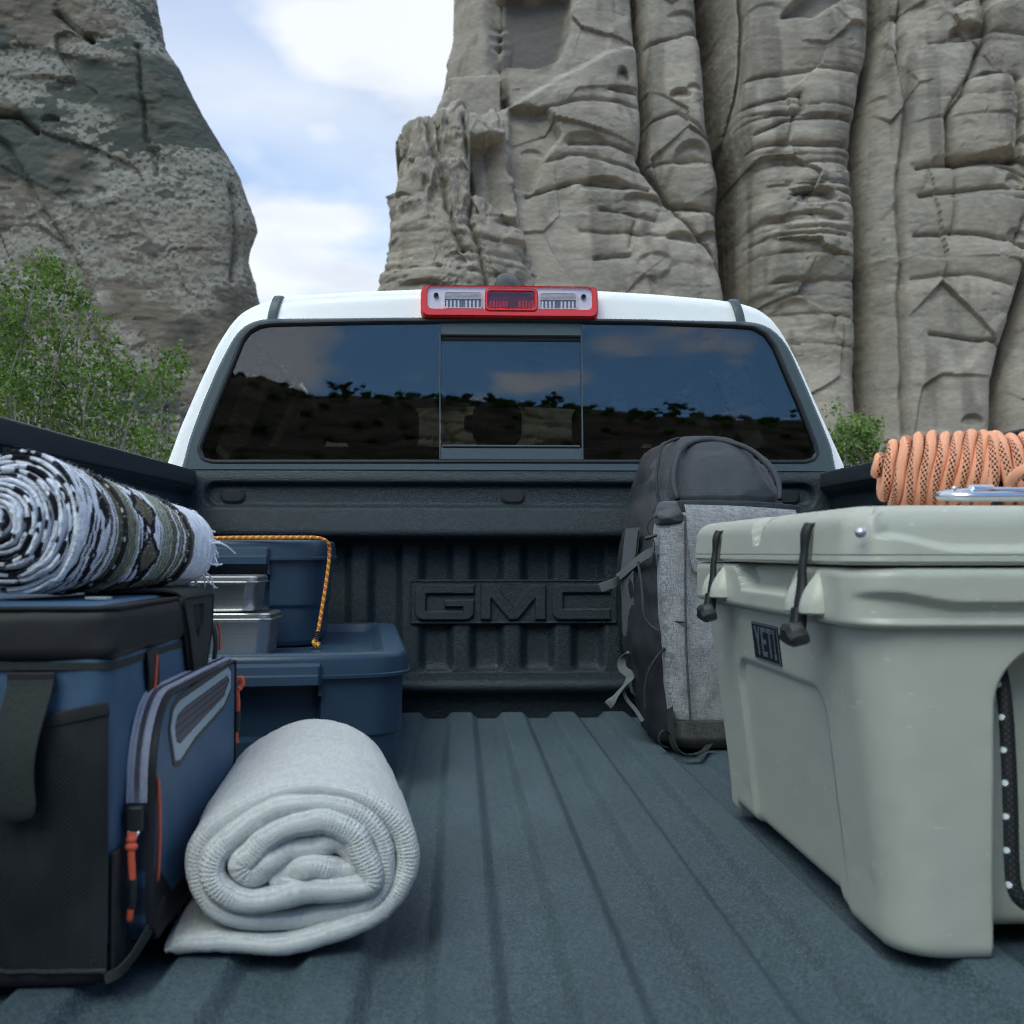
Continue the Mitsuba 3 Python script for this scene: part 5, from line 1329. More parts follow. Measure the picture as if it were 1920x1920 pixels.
# orange climbing rope coiled on the lid
pts, rad = [], 0.0066
for t in np.linspace(0, 1, 900):
    if t < 0.48:
        q = t / 0.48
        th = 2 * math.pi * 9.6 * q
        ax = 0.496 + 0.118 * q
        env = math.sqrt(max(0.0, 1 - (1 - min(q / 0.36, 1)) ** 2))
        rz, ryy, cz, k = 0.005 + 0.0375 * env, 0.006 + 0.046 * env, 1.3735, 0.24 * min(1, 0.3 + q)
    else:
        q = (t - 0.48) / 0.52
        th = 2 * math.pi * (9.6 + 17.0 * q)
        ax = 0.606 + 0.215 * q
        e = min(1, q / 0.06)
        rz, ryy, cz, k = 0.0405 * e + 0.042 * (1 - e) - 0.012 * q * q, 0.055, 1.372 - 0.012 * q * q, 0.24 - 0.44 * e
    zo = rz * math.sin(th)
    pts.append((ax + k * zo - 0.35 * ryy * math.cos(th), 1.362 - 0.40 * (ax - 0.52) - ryy * math.cos(th) + 0.0015 * math.sin(5.1 * th), cz + zo + 0.0012 * math.sin(1.7 * th)))
rm, ruv = tube_uv(np.array(pts), rad, 12)
cr = numbered('climbing_rope')
scene[cr] = mikit.ply(rm, 'climbing_rope', smooth=True, uv=ruv)
tag(cr, 'orange climbing rope with dark flecks coiled on the cooler lid', 'climbing rope')
for k in range(6):
    a_ = 2 * math.pi * k / 6 + 0.3
    ax_ = np.linspace(0.520, 0.815, 40)
    sh_ = np.clip(np.minimum((ax_ - 0.505) / 0.05, 1), 0.2, 1)
    core_ = np.column_stack([ax_, 1.362 - 0.40 * (ax_ - 0.52) + 0.030 * sh_ * np.cos(a_ + 3 * ax_), 1.3725 - 0.012 * np.clip((ax_ - 0.606) / 0.215, 0, 1) ** 2 + 0.0265 * sh_ * np.sin(a_ + 3 * ax_)])
    im_, iuv_ = tube_uv(core_, 0.0105, 10)
    part(cr, 'inner_strand', im_, 'climbing_rope', smooth=True, uv=iuv_)
lm, luv = tube_uv(spline([(0.562, 1.170, 1.352), (0.566, 1.150, 1.362), (0.585, 1.142, 1.366), (0.62, 1.16, 1.362), (0.68, 1.22, 1.36), (0.72, 1.30, 1.36)], 60), rad, 12)
part(cr, 'loose_end', lm, 'climbing_rope', smooth=True, uv=luv)

cb = numbered('carabiner')
loop = spline([(0.489, 1.152, 1.3365), (0.500, 1.143, 1.3355), (0.530, 1.140, 1.3355), (0.575, 1.139, 1.3355), (0.602, 1.146, 1.336), (0.611, 1.162, 1.338), (0.604, 1.182, 1.341), (0.582, 1.190, 1.3425), (0.545, 1.190, 1.3425), (0.505, 1.182, 1.340), (0.488, 1.168, 1.338)], 120, closed=True)
scene[cb] = mikit.ply(tube(loop, 0.0052, 14, closed=True), 'carabiner_metal', smooth=True)
tag(cb, 'silver screw-gate carabiner lying on the cooler lid before the orange rope', 'carabiner')
part(cb, 'screw_sleeve', capped(sweep(np.array([(0.527, 1.1885, 1.3418), (0.529, 1.189, 1.342), (0.551, 1.1905, 1.3426), (0.553, 1.1905, 1.3426)]), circle(0.0082, 18), scale=[0.85, 1, 1, 0.85])), 'carabiner_metal', smooth=50)
part(cb, 'gate_pin', ellipsoid((0.508, 1.181, 1.3455), (0.003, 0.003, 0.003), 2), 'carabiner_metal', smooth=True)

# ------------------------------------------------------------------ storage totes, steel boxes, bungee cord


def bowed(levels, cx, cy, hx, bow, ang, ox=0.0, oy=0.0, nc=10, ns=24):
    """Levels as for loft, with the two short sides bowed outwards and the whole turned by ang about (cx, cy)."""
    P = loft(levels, nc, ns)
    X, Y = P[..., 0] - cx, P[..., 1] - cy
    hy = np.abs(Y).max()
    Y = Y + np.sign(Y) * bow * (1 - (X / hx) ** 2) * np.minimum(np.abs(Y) / hy * 1.2, 1)
    c, s_ = math.cos(ang), math.sin(ang)
    P[..., 0], P[..., 1] = cx + c * X - s_ * Y, cy + s_ * X + c * Y
    return P


def make_tote(label, x0, x1, y0, y1, zb, zt, bow, ang, hx_, hw):
    """A lidded storage tote standing at zb with its rim at zt; the handle lip is centred at hx_ (half width hw) on the near end."""
    t = thing('storage_tote', label, 'storage tote', 'navy storage totes by the front wall')
    cx, cy, hx = (x0 + x1) / 2, (y0 + y1) / 2, (x1 - x0) / 2
    rim = zt - 0.040
    step = zb + 0.46 * (rim - zb)
    body = [(zb, .030), (zb + .003, .024), (zb + .010, .021), (step - .004, .0175), (step, .0165), (step + .003, .0135), (rim - .004, .011), (rim + 0.01, .011)]
    lv = [(z, x0 + i, x1 - i, y0 + i, y1 - i, 0.055) for z, i in body]
    dense = []
    for a, b in zip(lv[:-1], lv[1:]):
        n = max(1, int((b[0] - a[0]) / 0.004))
        dense += [tuple(np.array(a) + (np.array(b) - np.array(a)) * k / n) for k in range(n)]
    dense.append(lv[-1])
    P = bowed(dense, cx, cy, hx, bow, 0.0, ns=60)
    X, Y, Z = P[..., 0].copy(), P[..., 1].copy(), P[..., 2].copy()
    near = sm(0.05, 0.0, Y - Y.min(1, keepdims=True))
    hand = sm(0.004, -0.003, np.abs(X - hx_) - hw + 0.006)
    dy = 0.030 * hand * sm(step + 0.004, step - 0.002, -Z + 2 * step) * near
    dy = dy + 0.012 * hand * near * (Z < step)
    P[..., 1] = Y + dy
    c, s_ = math.cos(ang), math.sin(ang)

    def turn(P):
        X, Y = P[..., 0] - cx, P[..., 1] - cy
        P = P.copy()
        P[..., 0], P[..., 1] = cx + c * X - s_ * Y, cy + s_ * X + c * Y
        return P

    part(t, 'body', capped(turn(P)), 'tote_plastic', smooth=35)
    lid = [(rim, .006), (rim + .001, -.001), (rim + .006, -.0015), (rim + .0075, 0.002), (rim + .030, .0035), (rim + .0365, .0060), (rim + .0395, .0105), (rim + .040, .015), (rim + .040, .040), (rim + .038, .045), (rim + .022, .058), (rim + .019, .064), (rim + .0188, .10)]
    P = bowed([(z, x0 + i, x1 - i, y0 + i, y1 - i, max(0.062 - i * 0.6, 0.02)) for z, i in lid], cx, cy, hx, bow, 0.0)
    part(t, 'lid', capped(turn(P)), 'tote_plastic', smooth=35)
    xs = np.linspace(hx_ - hw, hx_ + hw, 30)
    sec = np.array([(0.004, 0.024), (-0.003, 0.027), (-0.009, 0.022), (-0.011, 0.010), (-0.014, 0.007), (-0.015, -0.006), (-0.013, -0.008), (0.004, -0.007)])
    nearY = lambda x: y0 - bow * (1 - ((x - cx) / hx) ** 2)
    rows = [np.column_stack([np.full(8, x), nearY(x) + sec[:, 0] * e, rim + sec[:, 1] * (0.86 + 0.14 * e)]) for x, e in [(xs[0], 0.1), (xs[0] + 0.003, 0.75)] + [(x, 1.0) for x in xs[1:-1]] + [(xs[-1] - 0.003, 0.75), (xs[-1], 0.1)]]
    part(t, 'handle_lip', capped(turn(np.array(rows))), 'tote_plastic', smooth=30)
    for sx in (-1, 1):
        x = hx_ + sx * (hw - 0.003)
        q = box(x - 0.003, x + 0.003, nearY(x) + 0.001, nearY(x) + 0.035, rim - 0.026, rim + 0.005)
        part(t, 'handle_rib', (turn(q[0][None])[0], q[1]), 'tote_plastic', smooth=30)
    return t


tote_low = make_tote('larger navy blue storage tote standing on the bed floor by the front wall', -0.600, -0.108, 1.905, 2.705, 0.9015, 1.1185, 0.045, math.radians(4.5), -0.335, 0.085)
tote_high = make_tote('smaller navy blue storage tote stacked on top with a bungee cord over its lid', -0.612, -0.262, 2.255, 2.665, 1.0985, 1.3045, 0.012, math.radians(2.5), -0.455, 0.088)


def steel_box(label, x1, y0, zb, h, w, d, lid_bsdf='steel'):
    t = thing('food_box', label, 'food container', 'stainless food boxes stacked on the tote')
    x0 = x1 - w
    body = [(zb, .016), (zb + .002, .011), (zb + .006, .008), (zb + h - .017, .003), (zb + h - .012, .001)]
    part(t, 'body', capped(loft([(z, x0 + i, x1 - i, y0 + i, y0 + d - i, 0.022) for z, i in body], nc=8, ns=2)), 'steel', smooth=35)
    lid = [(zb + h - .0135, .002), (zb + h - .013, -.003), (zb + h - .011, -.0035), (zb + h - .0095, -.001), (zb + h - .003, -.0005), (zb + h - .0005, .003), (zb + h, .006), (zb + h, .012), (zb + h - .003, .017)]
    part(t, 'lid', capped(loft([(z, x0 + i, x1 - i, y0 + i, y0 + d - i, max(.022 - i, .006)) for z, i in lid], nc=8, ns=2)), lid_bsdf, smooth=30)
    return t


steel_box('lowest and largest of the stacked stainless steel food boxes', -0.3235, 2.045, 1.099, 0.0765, 0.215, 0.145)
steel_box('stainless steel food box in the middle of the stack', -0.3485, 2.055, 1.1755, 0.064, 0.185, 0.13)
steel_box('small grey lidded food box topmost behind the blanket fringe', -0.4545, 2.06, 1.2395, 0.036, 0.10, 0.11, 'box_lid_grey')

bpath = spline([(-0.60, 2.262, 1.308), (-0.50, 2.252, 1.3075), (-0.38, 2.244, 1.3085), (-0.285, 2.246, 1.3085), (-0.262, 2.250, 1.3065), (-0.2495, 2.258, 1.298), (-0.2475, 2.266, 1.280), (-0.252, 2.262, 1.23), (-0.260, 2.252, 1.17), (-0.266, 2.244, 1.128)], 260)
bm, buv = tube_uv(bpath, 0.0036, 12)
bg = numbered('bungee_cord')
scene[bg] = mikit.ply(bm, 'bungee_weave', smooth=True, uv=buv)
tag(bg, 'yellow and orange bungee cord stretched over the upper navy tote', 'bungee cord')
coil = np.array([(-0.266 - 0.002 * k / 40 + 0.0052 * math.cos(2 * math.pi * k / 10), 2.243 + 0.0052 * math.sin(2 * math.pi * k / 10), 1.133 - 0.016 * k / 40) for k in range(41)])
part(bg, 'wire_wrap', tube(coil, 0.0022, 8), 'black_rubber', smooth=True)
km, kuv = tube_uv(spline([(-0.268, 2.242, 1.118), (-0.273, 2.238, 1.110), (-0.268, 2.236, 1.104), (-0.263, 2.239, 1.110)], 24), 0.0042, 10)
part(bg, 'knot', km, 'bungee_weave', smooth=True, uv=kuv)
part(bg, 'hook', tube(spline([(-0.266, 2.245, 1.128), (-0.270, 2.240, 1.108), (-0.277, 2.232, 1.098), (-0.284, 2.226, 1.096)], 20), 0.0018, 8), 'black_rubber', smooth=True)

# ------------------------------------------------------------------ grey knit blanket, rolled up
trace = np.array([(75, 1655), (180, 1625), (330, 1600), (600, 1612), (850, 1625), (1080, 1575), (1330, 1500), (1540, 1370), (1670, 1170), (1695, 960), (1610, 760), (1430, 630), (1240, 565), (1040, 545), (840, 580), (600, 690), (380, 850), (275, 1000), (265, 1150),
                  (350, 1320), (520, 1430), (750, 1475), (960, 1470), (1180, 1420), (1400, 1360), (1540, 1230), (1565, 1040), (1500, 860), (1360, 730), (1180, 665), (990, 655), (800, 690), (620, 790), (480, 910), (415, 1030), (420, 1150), (500, 1260), (640, 1320), (790, 1315), (960, 1270), (1140, 1235),
                  (1330, 1225), (1440, 1150), (1420, 1010), (1330, 880), (1190, 800), (1030, 775), (880, 800), (740, 870), (640, 960), (580, 1060), (640, 1135), (740, 1085), (830, 1010), (960, 985), (1080, 960), (1190, 925), (1290, 960), (1335, 1060), (1270, 1140), (1180, 1100), (1090, 1075), (960, 1100), (830, 1165), (900, 1200), (1060, 1180)], float)
cl = spline(trace, 760)
cl2 = np.column_stack([-0.2565 + (cl[:, 0] - 195.6) * 0.00014, 0.9055 + (1671 - cl[:, 1]) * 0.0001377])
crumple = sm(0.62, 0.80, np.linspace(0, 1, len(cl2)))[:, None] * 0.0032
cl2 = cl2 + crumple * (np.stack([meshkit.noise(np.stack([np.linspace(0, 70, len(cl2)) + 9 * k, np.zeros(len(cl2)), np.zeros(len(cl2))], -1), 40 + k) for k in (0, 1)], 1) - 0.5) * 2
wob_ = np.stack([meshkit.noise(np.stack([np.linspace(0, 21, len(cl2)) + 5 * k, np.zeros(len(cl2)), np.zeros(len(cl2))], -1), 60 + k) for k in (0, 1)], 1) - 0.5
cl2 = cl2 + wob_ * 0.0075 * np.clip(np.linspace(0, 1, len(cl2)) / 0.15, 0.15, 1)[:, None]
tt = np.gradient(cl2, axis=0)
tt /= np.linalg.norm(tt, axis=1, keepdims=True)
nn2 = np.stack([-tt[:, 1], tt[:, 0]], 1)
al = np.r_[0, np.cumsum(np.linalg.norm(np.diff(cl2, axis=0), axis=1))]
frac = al / al[-1]
half = 0.0102 * (1 + 0.22 * sm(0.45, 0.75, frac)) * (0.88 + 0.24 * meshkit.noise(np.stack([al * 22, 0 * al, 0 * al], -1), 3)) * np.clip((1 - frac) / 0.02, 0.35, 1) * np.clip(frac / 0.006, 0.45, 1)
half = half + 0.0018 * sm(0.70, 0.98, frac) * (meshkit.noise(np.stack([al * 60, 0 * al, 0 * al + 3], -1), 4) - 0.3)
e_ = 0.0115
yy = [(e_ * (1 - math.cos(a)), math.sin(a)) for a in np.linspace(0.0, math.pi / 2, 7)]
yb = np.r_[np.linspace(0.02, 0.41, 34)]
sec = [(y, h) for y, h in yy] + [(y, 1.0) for y in yb] + [(0.418, 0.6), (0.42, 0.0), (0.418, -0.6)] + [(y, -1.0) for y in yb[::-1]] + [(y, -h) for y, h in yy[:0:-1]]
sec = np.array(sec)
AL, SY_ = np.meshgrid(al, sec[:, 0], indexing='ij')
push = 0.016 * (meshkit.fbm(np.stack([AL * 9, 0 * AL, 0 * AL], -1), 3, 11) - 0.5) - 0.010 * sm(0.45, 0.62, frac)[:, None] + 0.012 * sm(0.80, 0.95, frac)[:, None] * (meshkit.noise(np.stack([AL * 55, 0 * AL, 0 * AL], -1), 12) - 0.5) + 0.010 * sm(0.03, 0.0, frac)[:, None]
wr = 0.0024 * (meshkit.fbm(np.stack([AL * 16, SY_ * 14, 0 * AL], -1), 3, 5) - 0.5) + 0.0011 * (meshkit.fbm(np.stack([AL * 120, SY_ * 9, 0 * AL], -1), 2, 6) - 0.5)
wr = wr - 0.0016 * np.exp(-((SY_ - 0.13 - 0.03 * np.sin(AL * 6)) / 0.008) ** 2) * sm(0.2, 0.8, meshkit.noise(np.stack([AL * 12, 0 * AL, 0 * AL], -1), 8))
off = sec[None, :, 1] * half[:, None] + wr * (np.abs(sec[None, :, 1]) > 0.5)
shrink = 1 - 0.10 * (SY_ / 0.42) ** 2
cen = np.array([-0.145, 0.985])
PX_ = cl2[:, None, 0] + nn2[:, None, 0] * off
PZ_ = cl2[:, None, 1] + nn2[:, None, 1] * off
PX_ = cen[0] + (PX_ - cen[0]) * shrink - 0.045 * SY_ / 0.42
PZ_ = np.maximum(PZ_, 0.9005)
bl = numbered('grey_blanket')
v, f = grid(np.stack([PX_, 1.115 + SY_ + push * (1 - SY_ / 0.42), PZ_], -1), wrap_v=True)
v = np.vstack([v, v.reshape(len(al), -1, 3)[0].mean(0), v.reshape(len(al), -1, 3)[-1].mean(0)])
m_ = len(sec)
j = np.arange(m_)
f = np.vstack([f, np.stack([(j + 1) % m_, j, j * 0 + len(v) - 2], 1), np.stack([(len(al) - 1) * m_ + j, (len(al) - 1) * m_ + (j + 1) % m_, j * 0 + len(v) - 1], 1)])
arc = np.r_[0, np.cumsum(np.hypot(np.diff(sec[:, 0]), np.diff(sec[:, 1] * 0.0072)))]
uvb = np.stack([AL, np.broadcast_to(arc, AL.shape)], -1).reshape(-1, 2)
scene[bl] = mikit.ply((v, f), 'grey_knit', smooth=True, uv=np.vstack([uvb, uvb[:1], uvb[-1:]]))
tag(bl, 'pale grey knitted blanket rolled up on the bed floor beside the cooler bag', 'blanket')

# ------------------------------------------------------------------ backpack leaning on the front wall
pack = thing('backpack', 'tall dark grey hiking backpack with heather grey front leaning on the front wall', 'backpack')


def soft_loft(levels, seed, amp, freq=16, nc=9, ns=12):
    """levels: (z, x0, x1, y0, y1, r) splined into a soft body, creased by noise."""
    L = np.array(levels, float)
    t = np.linspace(0, len(L) - 1, 70)
    from scipy.interpolate import PchipInterpolator
    L = PchipInterpolator(np.arange(len(L)), L)(t)
    P = loft([tuple(l) for l in L], nc, ns)
    c = P.mean(1, keepdims=True)
    d = P - c
    d /= np.linalg.norm(d, axis=2, keepdims=True) + 1e-9
    w = meshkit.fbm(P * [freq, freq, freq * 0.8], 4, seed) - 0.5
    fold = -np.abs(meshkit.fbm(P * [freq * 0.5, freq * 0.5, freq * 0.9], 3, seed + 3) - 0.5)
    return capped(P + d * (amp * w + amp * 1.1 * fold)[..., None])


body = [(0.902, 0.42, 0.60, 2.30, 2.46, 0.05), (0.912, 0.385, 0.645, 2.25, 2.50, 0.08), (0.99, 0.358, 0.675, 2.24, 2.54, 0.10), (1.12, 0.342, 0.690, 2.25, 2.57, 0.10), (1.24, 0.340, 0.694, 2.27, 2.61, 0.10), (1.33, 0.358, 0.685, 2.31, 2.64, 0.10),
        (1.40, 0.380, 0.668, 2.37, 2.68, 0.10), (1.455, 0.394, 0.655, 2.43, 2.705, 0.09), (1.50, 0.410, 0.645, 2.49, 2.70, 0.08), (1.520, 0.45, 0.61, 2.53, 2.68, 0.06), (1.526, 0.50, 0.56, 2.57, 2.64, 0.03)]
part(pack, 'body', soft_loft(body, 3, 0.018), 'pack_black', smooth=50)
# the hood: padded dome with a raised panel and rolled seams
hood = [(1.345, 0.386, 0.672, 2.315, 2.66, 0.10), (1.36, 0.382, 0.674, 2.305, 2.67, 0.10), (1.42, 0.392, 0.664, 2.345, 2.69, 0.10), (1.47, 0.412, 0.644, 2.40, 2.705, 0.09), (1.505, 0.438, 0.618, 2.45, 2.70, 0.07), (1.528, 0.462, 0.606, 2.50, 2.685, 0.06), (1.536, 0.50, 0.565, 2.55, 2.65, 0.03)]
hd_ = part(pack, 'hood', soft_loft(hood, 9, 0.022, 20), 'pack_dark', smooth=50)
dome = [(1.372, 0.425, 0.640, 2.300, 2.50, 0.07), (1.39, 0.418, 0.646, 2.298, 2.50, 0.07), (1.44, 0.430, 0.634, 2.338, 2.55, 0.07), (1.485, 0.452, 0.614, 2.395, 2.58, 0.06), (1.512, 0.482, 0.586, 2.445, 2.58, 0.04), (1.520, 0.515, 0.556, 2.475, 2.55, 0.02)]
part(hd_, 'raised_panel', soft_loft(dome, 15, 0.013, 22), 'pack_dark', smooth=50)
seam = spline([(0.432, 2.300, 1.385), (0.428, 2.318, 1.42), (0.442, 2.368, 1.465), (0.472, 2.425, 1.503), (0.533, 2.462, 1.519), (0.595, 2.432, 1.503), (0.628, 2.372, 1.465), (0.640, 2.322, 1.42), (0.636, 2.300, 1.385)], 60)
part(hd_, 'rolled_seam', tube(seam, 0.006 * (0.8 + 0.4 * meshkit.noise(np.stack([np.linspace(0, 18, 60), np.zeros(60), np.zeros(60)], -1), 2)), 8), 'pack_dark', smooth=True)
seam2 = spline([(0.400, 2.318, 1.375), (0.398, 2.346, 1.42), (0.412, 2.404, 1.468), (0.432, 2.462, 1.506), (0.475, 2.51, 1.527)], 40)
part(hd_, 'zip_seam', tube(seam2, 0.0034, 8), 'pack_black', smooth=True)
part(hd_, 'front_band', strap(spline([(0.395, 2.298, 1.368), (0.45, 2.286, 1.372), (0.53, 2.284, 1.371), (0.61, 2.288, 1.368), (0.68, 2.31, 1.362)], 30), 0.022, 0.006, [0, 0, 1.0]), 'pack_dark', smooth=40)
part(hd_, 'zip_pull', ellipsoid((0.4055, 2.385, 1.4435), (0.0028, 0.003, 0.0065), 2), 'leaf_pale', smooth=True, label='small pale green zip pull')
# heather grey front pocket with a darker base
fp = [(0.955, 0.412, 0.640, 2.235, 2.33, 0.03), (0.962, 0.402, 0.645, 2.222, 2.33, 0.035), (1.05, 0.394, 0.648, 2.216, 2.34, 0.035), (1.16, 0.390, 0.650, 2.218, 2.35, 0.035), (1.27, 0.386, 0.650, 2.226, 2.36, 0.03), (1.33, 0.388, 0.650, 2.236, 2.36, 0.03), (1.352, 0.396, 0.648, 2.246, 2.36, 0.028), (1.358, 0.41, 0.64, 2.26, 2.35, 0.02)]
fpk = part(pack, 'front_pocket', soft_loft(fp, 22, 0.011, 14), 'pack_heather', smooth=50, label='heather grey front pocket')
base_ = [(0.9015, 0.455, 0.62, 2.262, 2.32, 0.02), (0.906, 0.425, 0.637, 2.242, 2.33, 0.03), (0.93, 0.405, 0.645, 2.222, 2.33, 0.035), (0.958, 0.404, 0.646, 2.2215, 2.33, 0.035), (0.964, 0.41, 0.64, 2.23, 2.32, 0.03)]
part(fpk, 'dark_base', soft_loft(base_, 24, 0.004, 14), 'pack_heather_dark', smooth=50)
fl = spline([(0.430, 2.214, 1.350), (0.429, 2.206, 1.28), (0.428, 2.203, 1.18), (0.430, 2.203, 1.08), (0.437, 2.206, 0.965)], 60)
part(fpk, 'corner_seam', tube(fl, 0.0022, 8), 'pack_heather_dark', smooth=True)
part(fpk, 'cross_seam', tube(spline([(0.394, 2.27, 1.160), (0.410, 2.225, 1.150), (0.430, 2.207, 1.148)], 24), 0.0020, 8), 'pack_heather_dark', smooth=True)
fv = np.array([[(0.432, 2.228, 1.372), (0.51, 2.222, 1.370), (0.585, 2.222, 1.366), (0.648, 2.232, 1.362)], [(0.433, 2.213, 1.345), (0.51, 2.206, 1.343), (0.585, 2.206, 1.341), (0.648, 2.217, 1.338)], [(0.436, 2.208, 1.285), (0.51, 2.200, 1.265), (0.585, 2.200, 1.262), (0.648, 2.211, 1.262)], [(0.445, 2.206, 1.245), (0.51, 2.198, 1.225), (0.585, 2.198, 1.222), (0.648, 2.209, 1.222)]])
from scipy.ndimage import zoom as nzoom
fvz = np.stack([nzoom(fv[..., k], 6, order=2) for k in range(3)], -1)
part(fpk, 'flap', join(grid(fvz), grid(fvz + [0, 0.003, 0])), 'pack_heather', smooth=True)
bunch = soft_loft([(1.335, 0.385, 0.432, 2.235, 2.30, 0.02), (1.350, 0.382, 0.434, 2.228, 2.305, 0.02), (1.368, 0.386, 0.430, 2.236, 2.300, 0.02), (1.378, 0.392, 0.424, 2.245, 2.290, 0.012), (1.380, 0.400, 0.418, 2.255, 2.28, 0.008)], 31, 0.010, 40, nc=6, ns=6)
part(fpk, 'drawstring_collar', bunch, 'pack_mesh', smooth=50)
# side mesh, seams, straps, cord locks
yy_ = np.linspace(0.99, 1.33, 40)
xl_ = np.interp(yy_, [0.99, 1.12, 1.24, 1.33], [0.361, 0.3445, 0.3415, 0.352]) - 0.004
ml = np.stack([np.stack([xl_ + 0.010 * (1 - u) ** 2 + 0.0 * yy_, 2.325 + 0.11 * u + 0 * yy_, yy_], -1) for u in np.linspace(0, 1, 8)], 1)
part(pack, 'side_mesh', join(grid(ml), grid(ml + [0.004, 0, 0])), 'pack_mesh', smooth=True)
sidepk = spline([(0.352, 2.292, 1.262), (0.356, 2.268, 1.20), (0.362, 2.256, 1.15), (0.385, 2.245, 1.128)], 30)
part(pack, 'pocket_seam', tube(sidepk, 0.0028, 8), 'pack_dark', smooth=True)
part(pack, 'pocket_seam', tube(spline([(0.395, 2.238, 1.098), (0.372, 2.25, 1.065), (0.360, 2.262, 1.02), (0.362, 2.27, 0.975)], 30), 0.0032, 8), 'pack_dark', smooth=True)
part(pack, 'compression_strap', strap(spline([(0.402, 2.245, 1.287), (0.382, 2.262, 1.284), (0.362, 2.288, 1.272), (0.346, 2.33, 1.255), (0.336, 2.385, 1.238), (0.331, 2.42, 1.228), (0.322, 2.40, 1.219), (0.300, 2.385, 1.212), (0.288, 2.38, 1.208)], 60), 0.019, 0.0022, [0, 0.15, 1.0]), 'strap_grey', smooth=40)
part(pack, 'lower_strap', strap(spline([(0.372, 2.36, 1.075), (0.348, 2.37, 1.082), (0.333, 2.375, 1.065), (0.332, 2.37, 1.045), (0.345, 2.36, 1.033), (0.330, 2.345, 1.012), (0.308, 2.33, 0.990), (0.296, 2.325, 0.977)], 50), 0.018, 0.0022, [0.6, 0.2, 0.55]), 'strap_grey', smooth=40, label='loose grey strap end low on the side')
part(pack, 'tail_strap', strap(spline([(0.328, 2.35, 1.008), (0.338, 2.35, 0.985), (0.352, 2.345, 0.968), (0.366, 2.33, 0.945)], 24), 0.008, 0.0015, [0.6, 0.2, 0.55]), 'strap_grey', smooth=40)
part(pack, 'haul_strap', strap(spline([(0.402, 2.225, 0.985), (0.400, 2.208, 0.95), (0.402, 2.196, 0.922), (0.414, 2.184, 0.907), (0.436, 2.178, 0.905), (0.458, 2.188, 0.910), (0.472, 2.205, 0.918)], 40), 0.019, 0.0022, [0.35, -0.9, 0.1]), 'webbing', smooth=40)
part(pack, 'haul_strap', strap(spline([(0.402, 2.215, 0.935), (0.385, 2.205, 0.945), (0.376, 2.20, 0.936), (0.378, 2.20, 0.921), (0.393, 2.205, 0.914)], 30), 0.013, 0.002, [0, -1.0, 0.1]), 'webbing', smooth=40)
for c, d in (((0.3715, 2.255, 1.310), (0.0115, 0, 0.0035)), ((0.3735, 2.250, 1.268), (0.003, 0, 0.012))):
    c, d = np.array(c), np.array(d)
    part(pack, 'cord_lock', capped(sweep(np.array([c - d, c - d * 0.9, c + d * 0.3, c + d * 0.35, c + d]), circle(0.0042, 12), scale=[0.8, 1, 1, 0.75, 0.7])), 'black_rubber', smooth=40)
part(pack, 'shock_cord', tube(spline([(0.3715, 2.255, 1.312), (0.366, 2.26, 1.325), (0.372, 2.255, 1.343), (0.388, 2.245, 1.350)], 20), 0.0010, 6), 'black_cord', smooth=True)
part(pack, 'shock_cord', tube(spline([(0.374, 2.252, 1.308), (0.378, 2.25, 1.295), (0.374, 2.25, 1.272)], 14), 0.0010, 6), 'black_cord', smooth=True)

# ------------------------------------------------------------------ bushes beside the truck
LEFT = [(-2.13, 2.73), (-2.09, 2.75), (-2.16, 2.62), (-2.03, 2.69), (-2.18, 2.51), (-1.97, 2.59), (-1.92, 2.53), (-2.21, 2.40), (-2.26, 2.32), (-2.05, 2.40), (-2.29, 2.48), (-2.15, 2.24), (-2.23, 2.13), (-2.07, 2.13), (-1.94, 2.21), (-1.82, 2.24), (-1.77, 2.31), (-1.72, 2.21), (-1.86, 2.08), (-1.99, 2.02), (-2.15, 2.00), (-2.26, 1.97), (-1.73, 2.00), (-1.62, 1.90), (-1.51, 1.94), (-1.55, 2.08), (-1.46, 2.20), (-1.43, 2.27), (-1.59, 1.84), (-1.78, 1.89), (-1.91, 1.92), (-2.04, 1.91), (-1.49, 2.11), (-2.31, 2.18), (-2.42, 2.34), (-2.47, 2.13), (-2.21, 2.29), (-2.10, 2.51), (-1.67, 2.13), (-1.83, 2.00)]
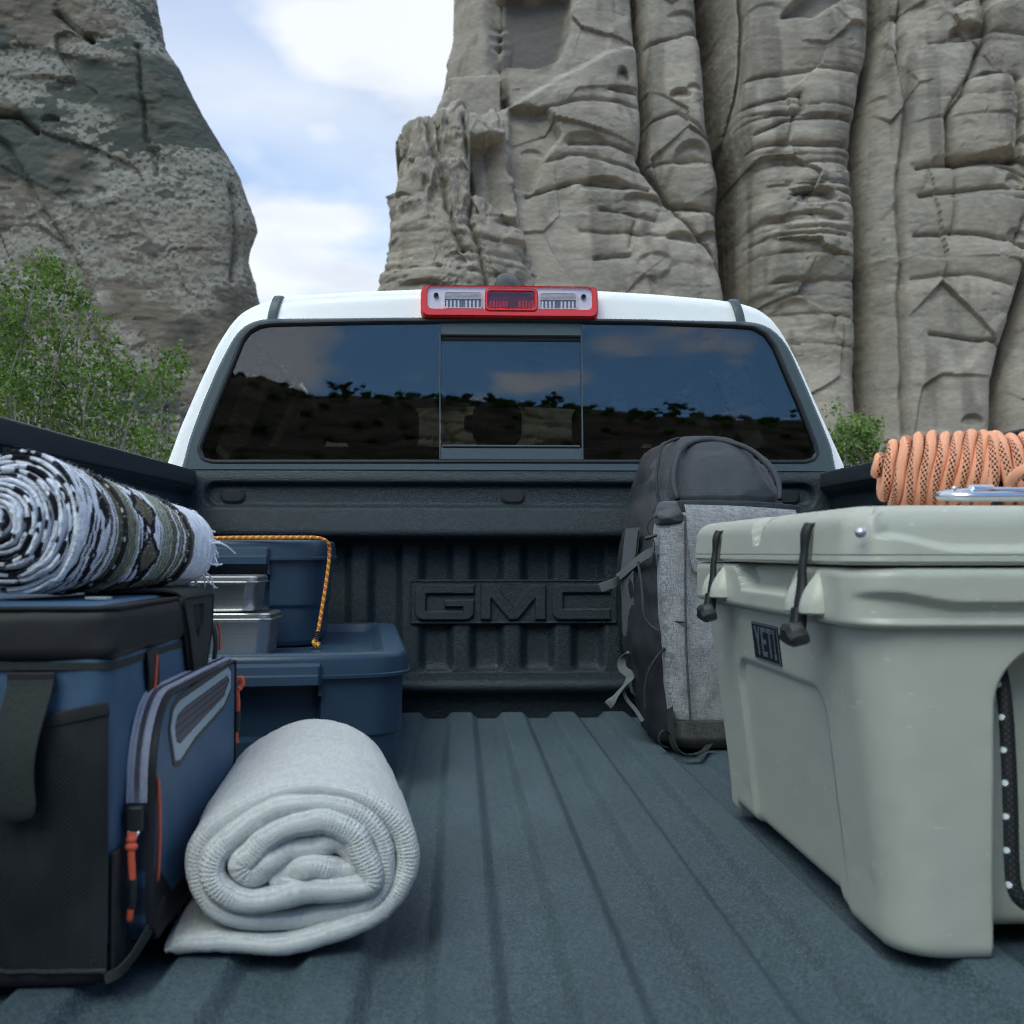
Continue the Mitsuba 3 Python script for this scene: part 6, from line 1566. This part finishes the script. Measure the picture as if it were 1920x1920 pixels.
RIGHT = [(2.16, 1.94), (2.21, 1.99), (2.27, 2.00), (2.33, 1.99), (2.30, 1.93), (2.22, 1.88), (2.17, 1.84), (2.34, 1.87), (2.28, 1.82), (2.14, 1.88), (2.24, 1.94)]


def bush(label, root, spots, y, spread, clump, n, size, leaf, seed):
    """Thin crooked branches from a root to each clump of small leaves."""
    rng = np.random.default_rng(seed)
    b = thing('bush', label, 'bush')
    cen, lw = [], []
    for x, z in spots:
        e = np.array([x, y + rng.uniform(-spread, spread), z])
        e[[0, 2]] = e[[0, 2]] * (e[1] / y) + np.array([0, 1.28]) * (1 - e[1] / y)
        r = np.array(root) + rng.normal(0, 0.12, 3)
        mid = r + (e - r) * 0.5 + rng.normal(0, 0.14, 3)
        q = spline([r, mid, r + (e - r) * 0.8 + rng.normal(0, 0.06, 3), e + rng.normal(0, 0.03, 3)], 18)
        part(b, 'branch', tube(q, np.linspace(0.010, 0.003, 18), 6), 'bark_grey', smooth=True)
        for k in range(5):
            p = q[rng.integers(9, 18)]
            cen.append(p + rng.normal(0, clump * 0.8, 3))
        cen.append(e)
        cen.append(e)
        for k in range(2):
            p = q[rng.integers(8, 16)]
            d = unit(rng.normal(0, 1, 3) + [0, 0, 0.6])
            lw.append(tube(spline([p, p + d * clump, p + d * clump * 1.9 + rng.normal(0, 0.03, 3)], 6), np.linspace(0.0035, 0.0014, 6), 5))
    part(b, 'twigs', join(*lw), 'bark_grey', smooth=True, kind='stuff')
    cen = np.array(cen)
    part(b, 'leaves', leaf_cloud(rng, cen, clump, n, size), leaf, kind='stuff')
    part(b, 'leaves', leaf_cloud(rng, cen, clump * 0.9, n // 3, size * 0.9), 'leaf_dark', kind='stuff')
    part(b, 'leaves', leaf_cloud(rng, cen, clump * 1.1, n // 3, size * 0.85), 'leaf_pale', kind='stuff')
    return b


bush('large green leafy bush with grey twigs behind the left bed rail', (-2.0, 6.1, 0.2), LEFT, 6.0, 0.40, 0.088, 8200, 0.0165, 'leaf_green', 3)
bush('small pale green bush between the cab and the right cliff', (2.1, 6.6, 0.7), RIGHT, 6.5, 0.12, 0.075, 1800, 0.019, 'leaf_pale', 6)
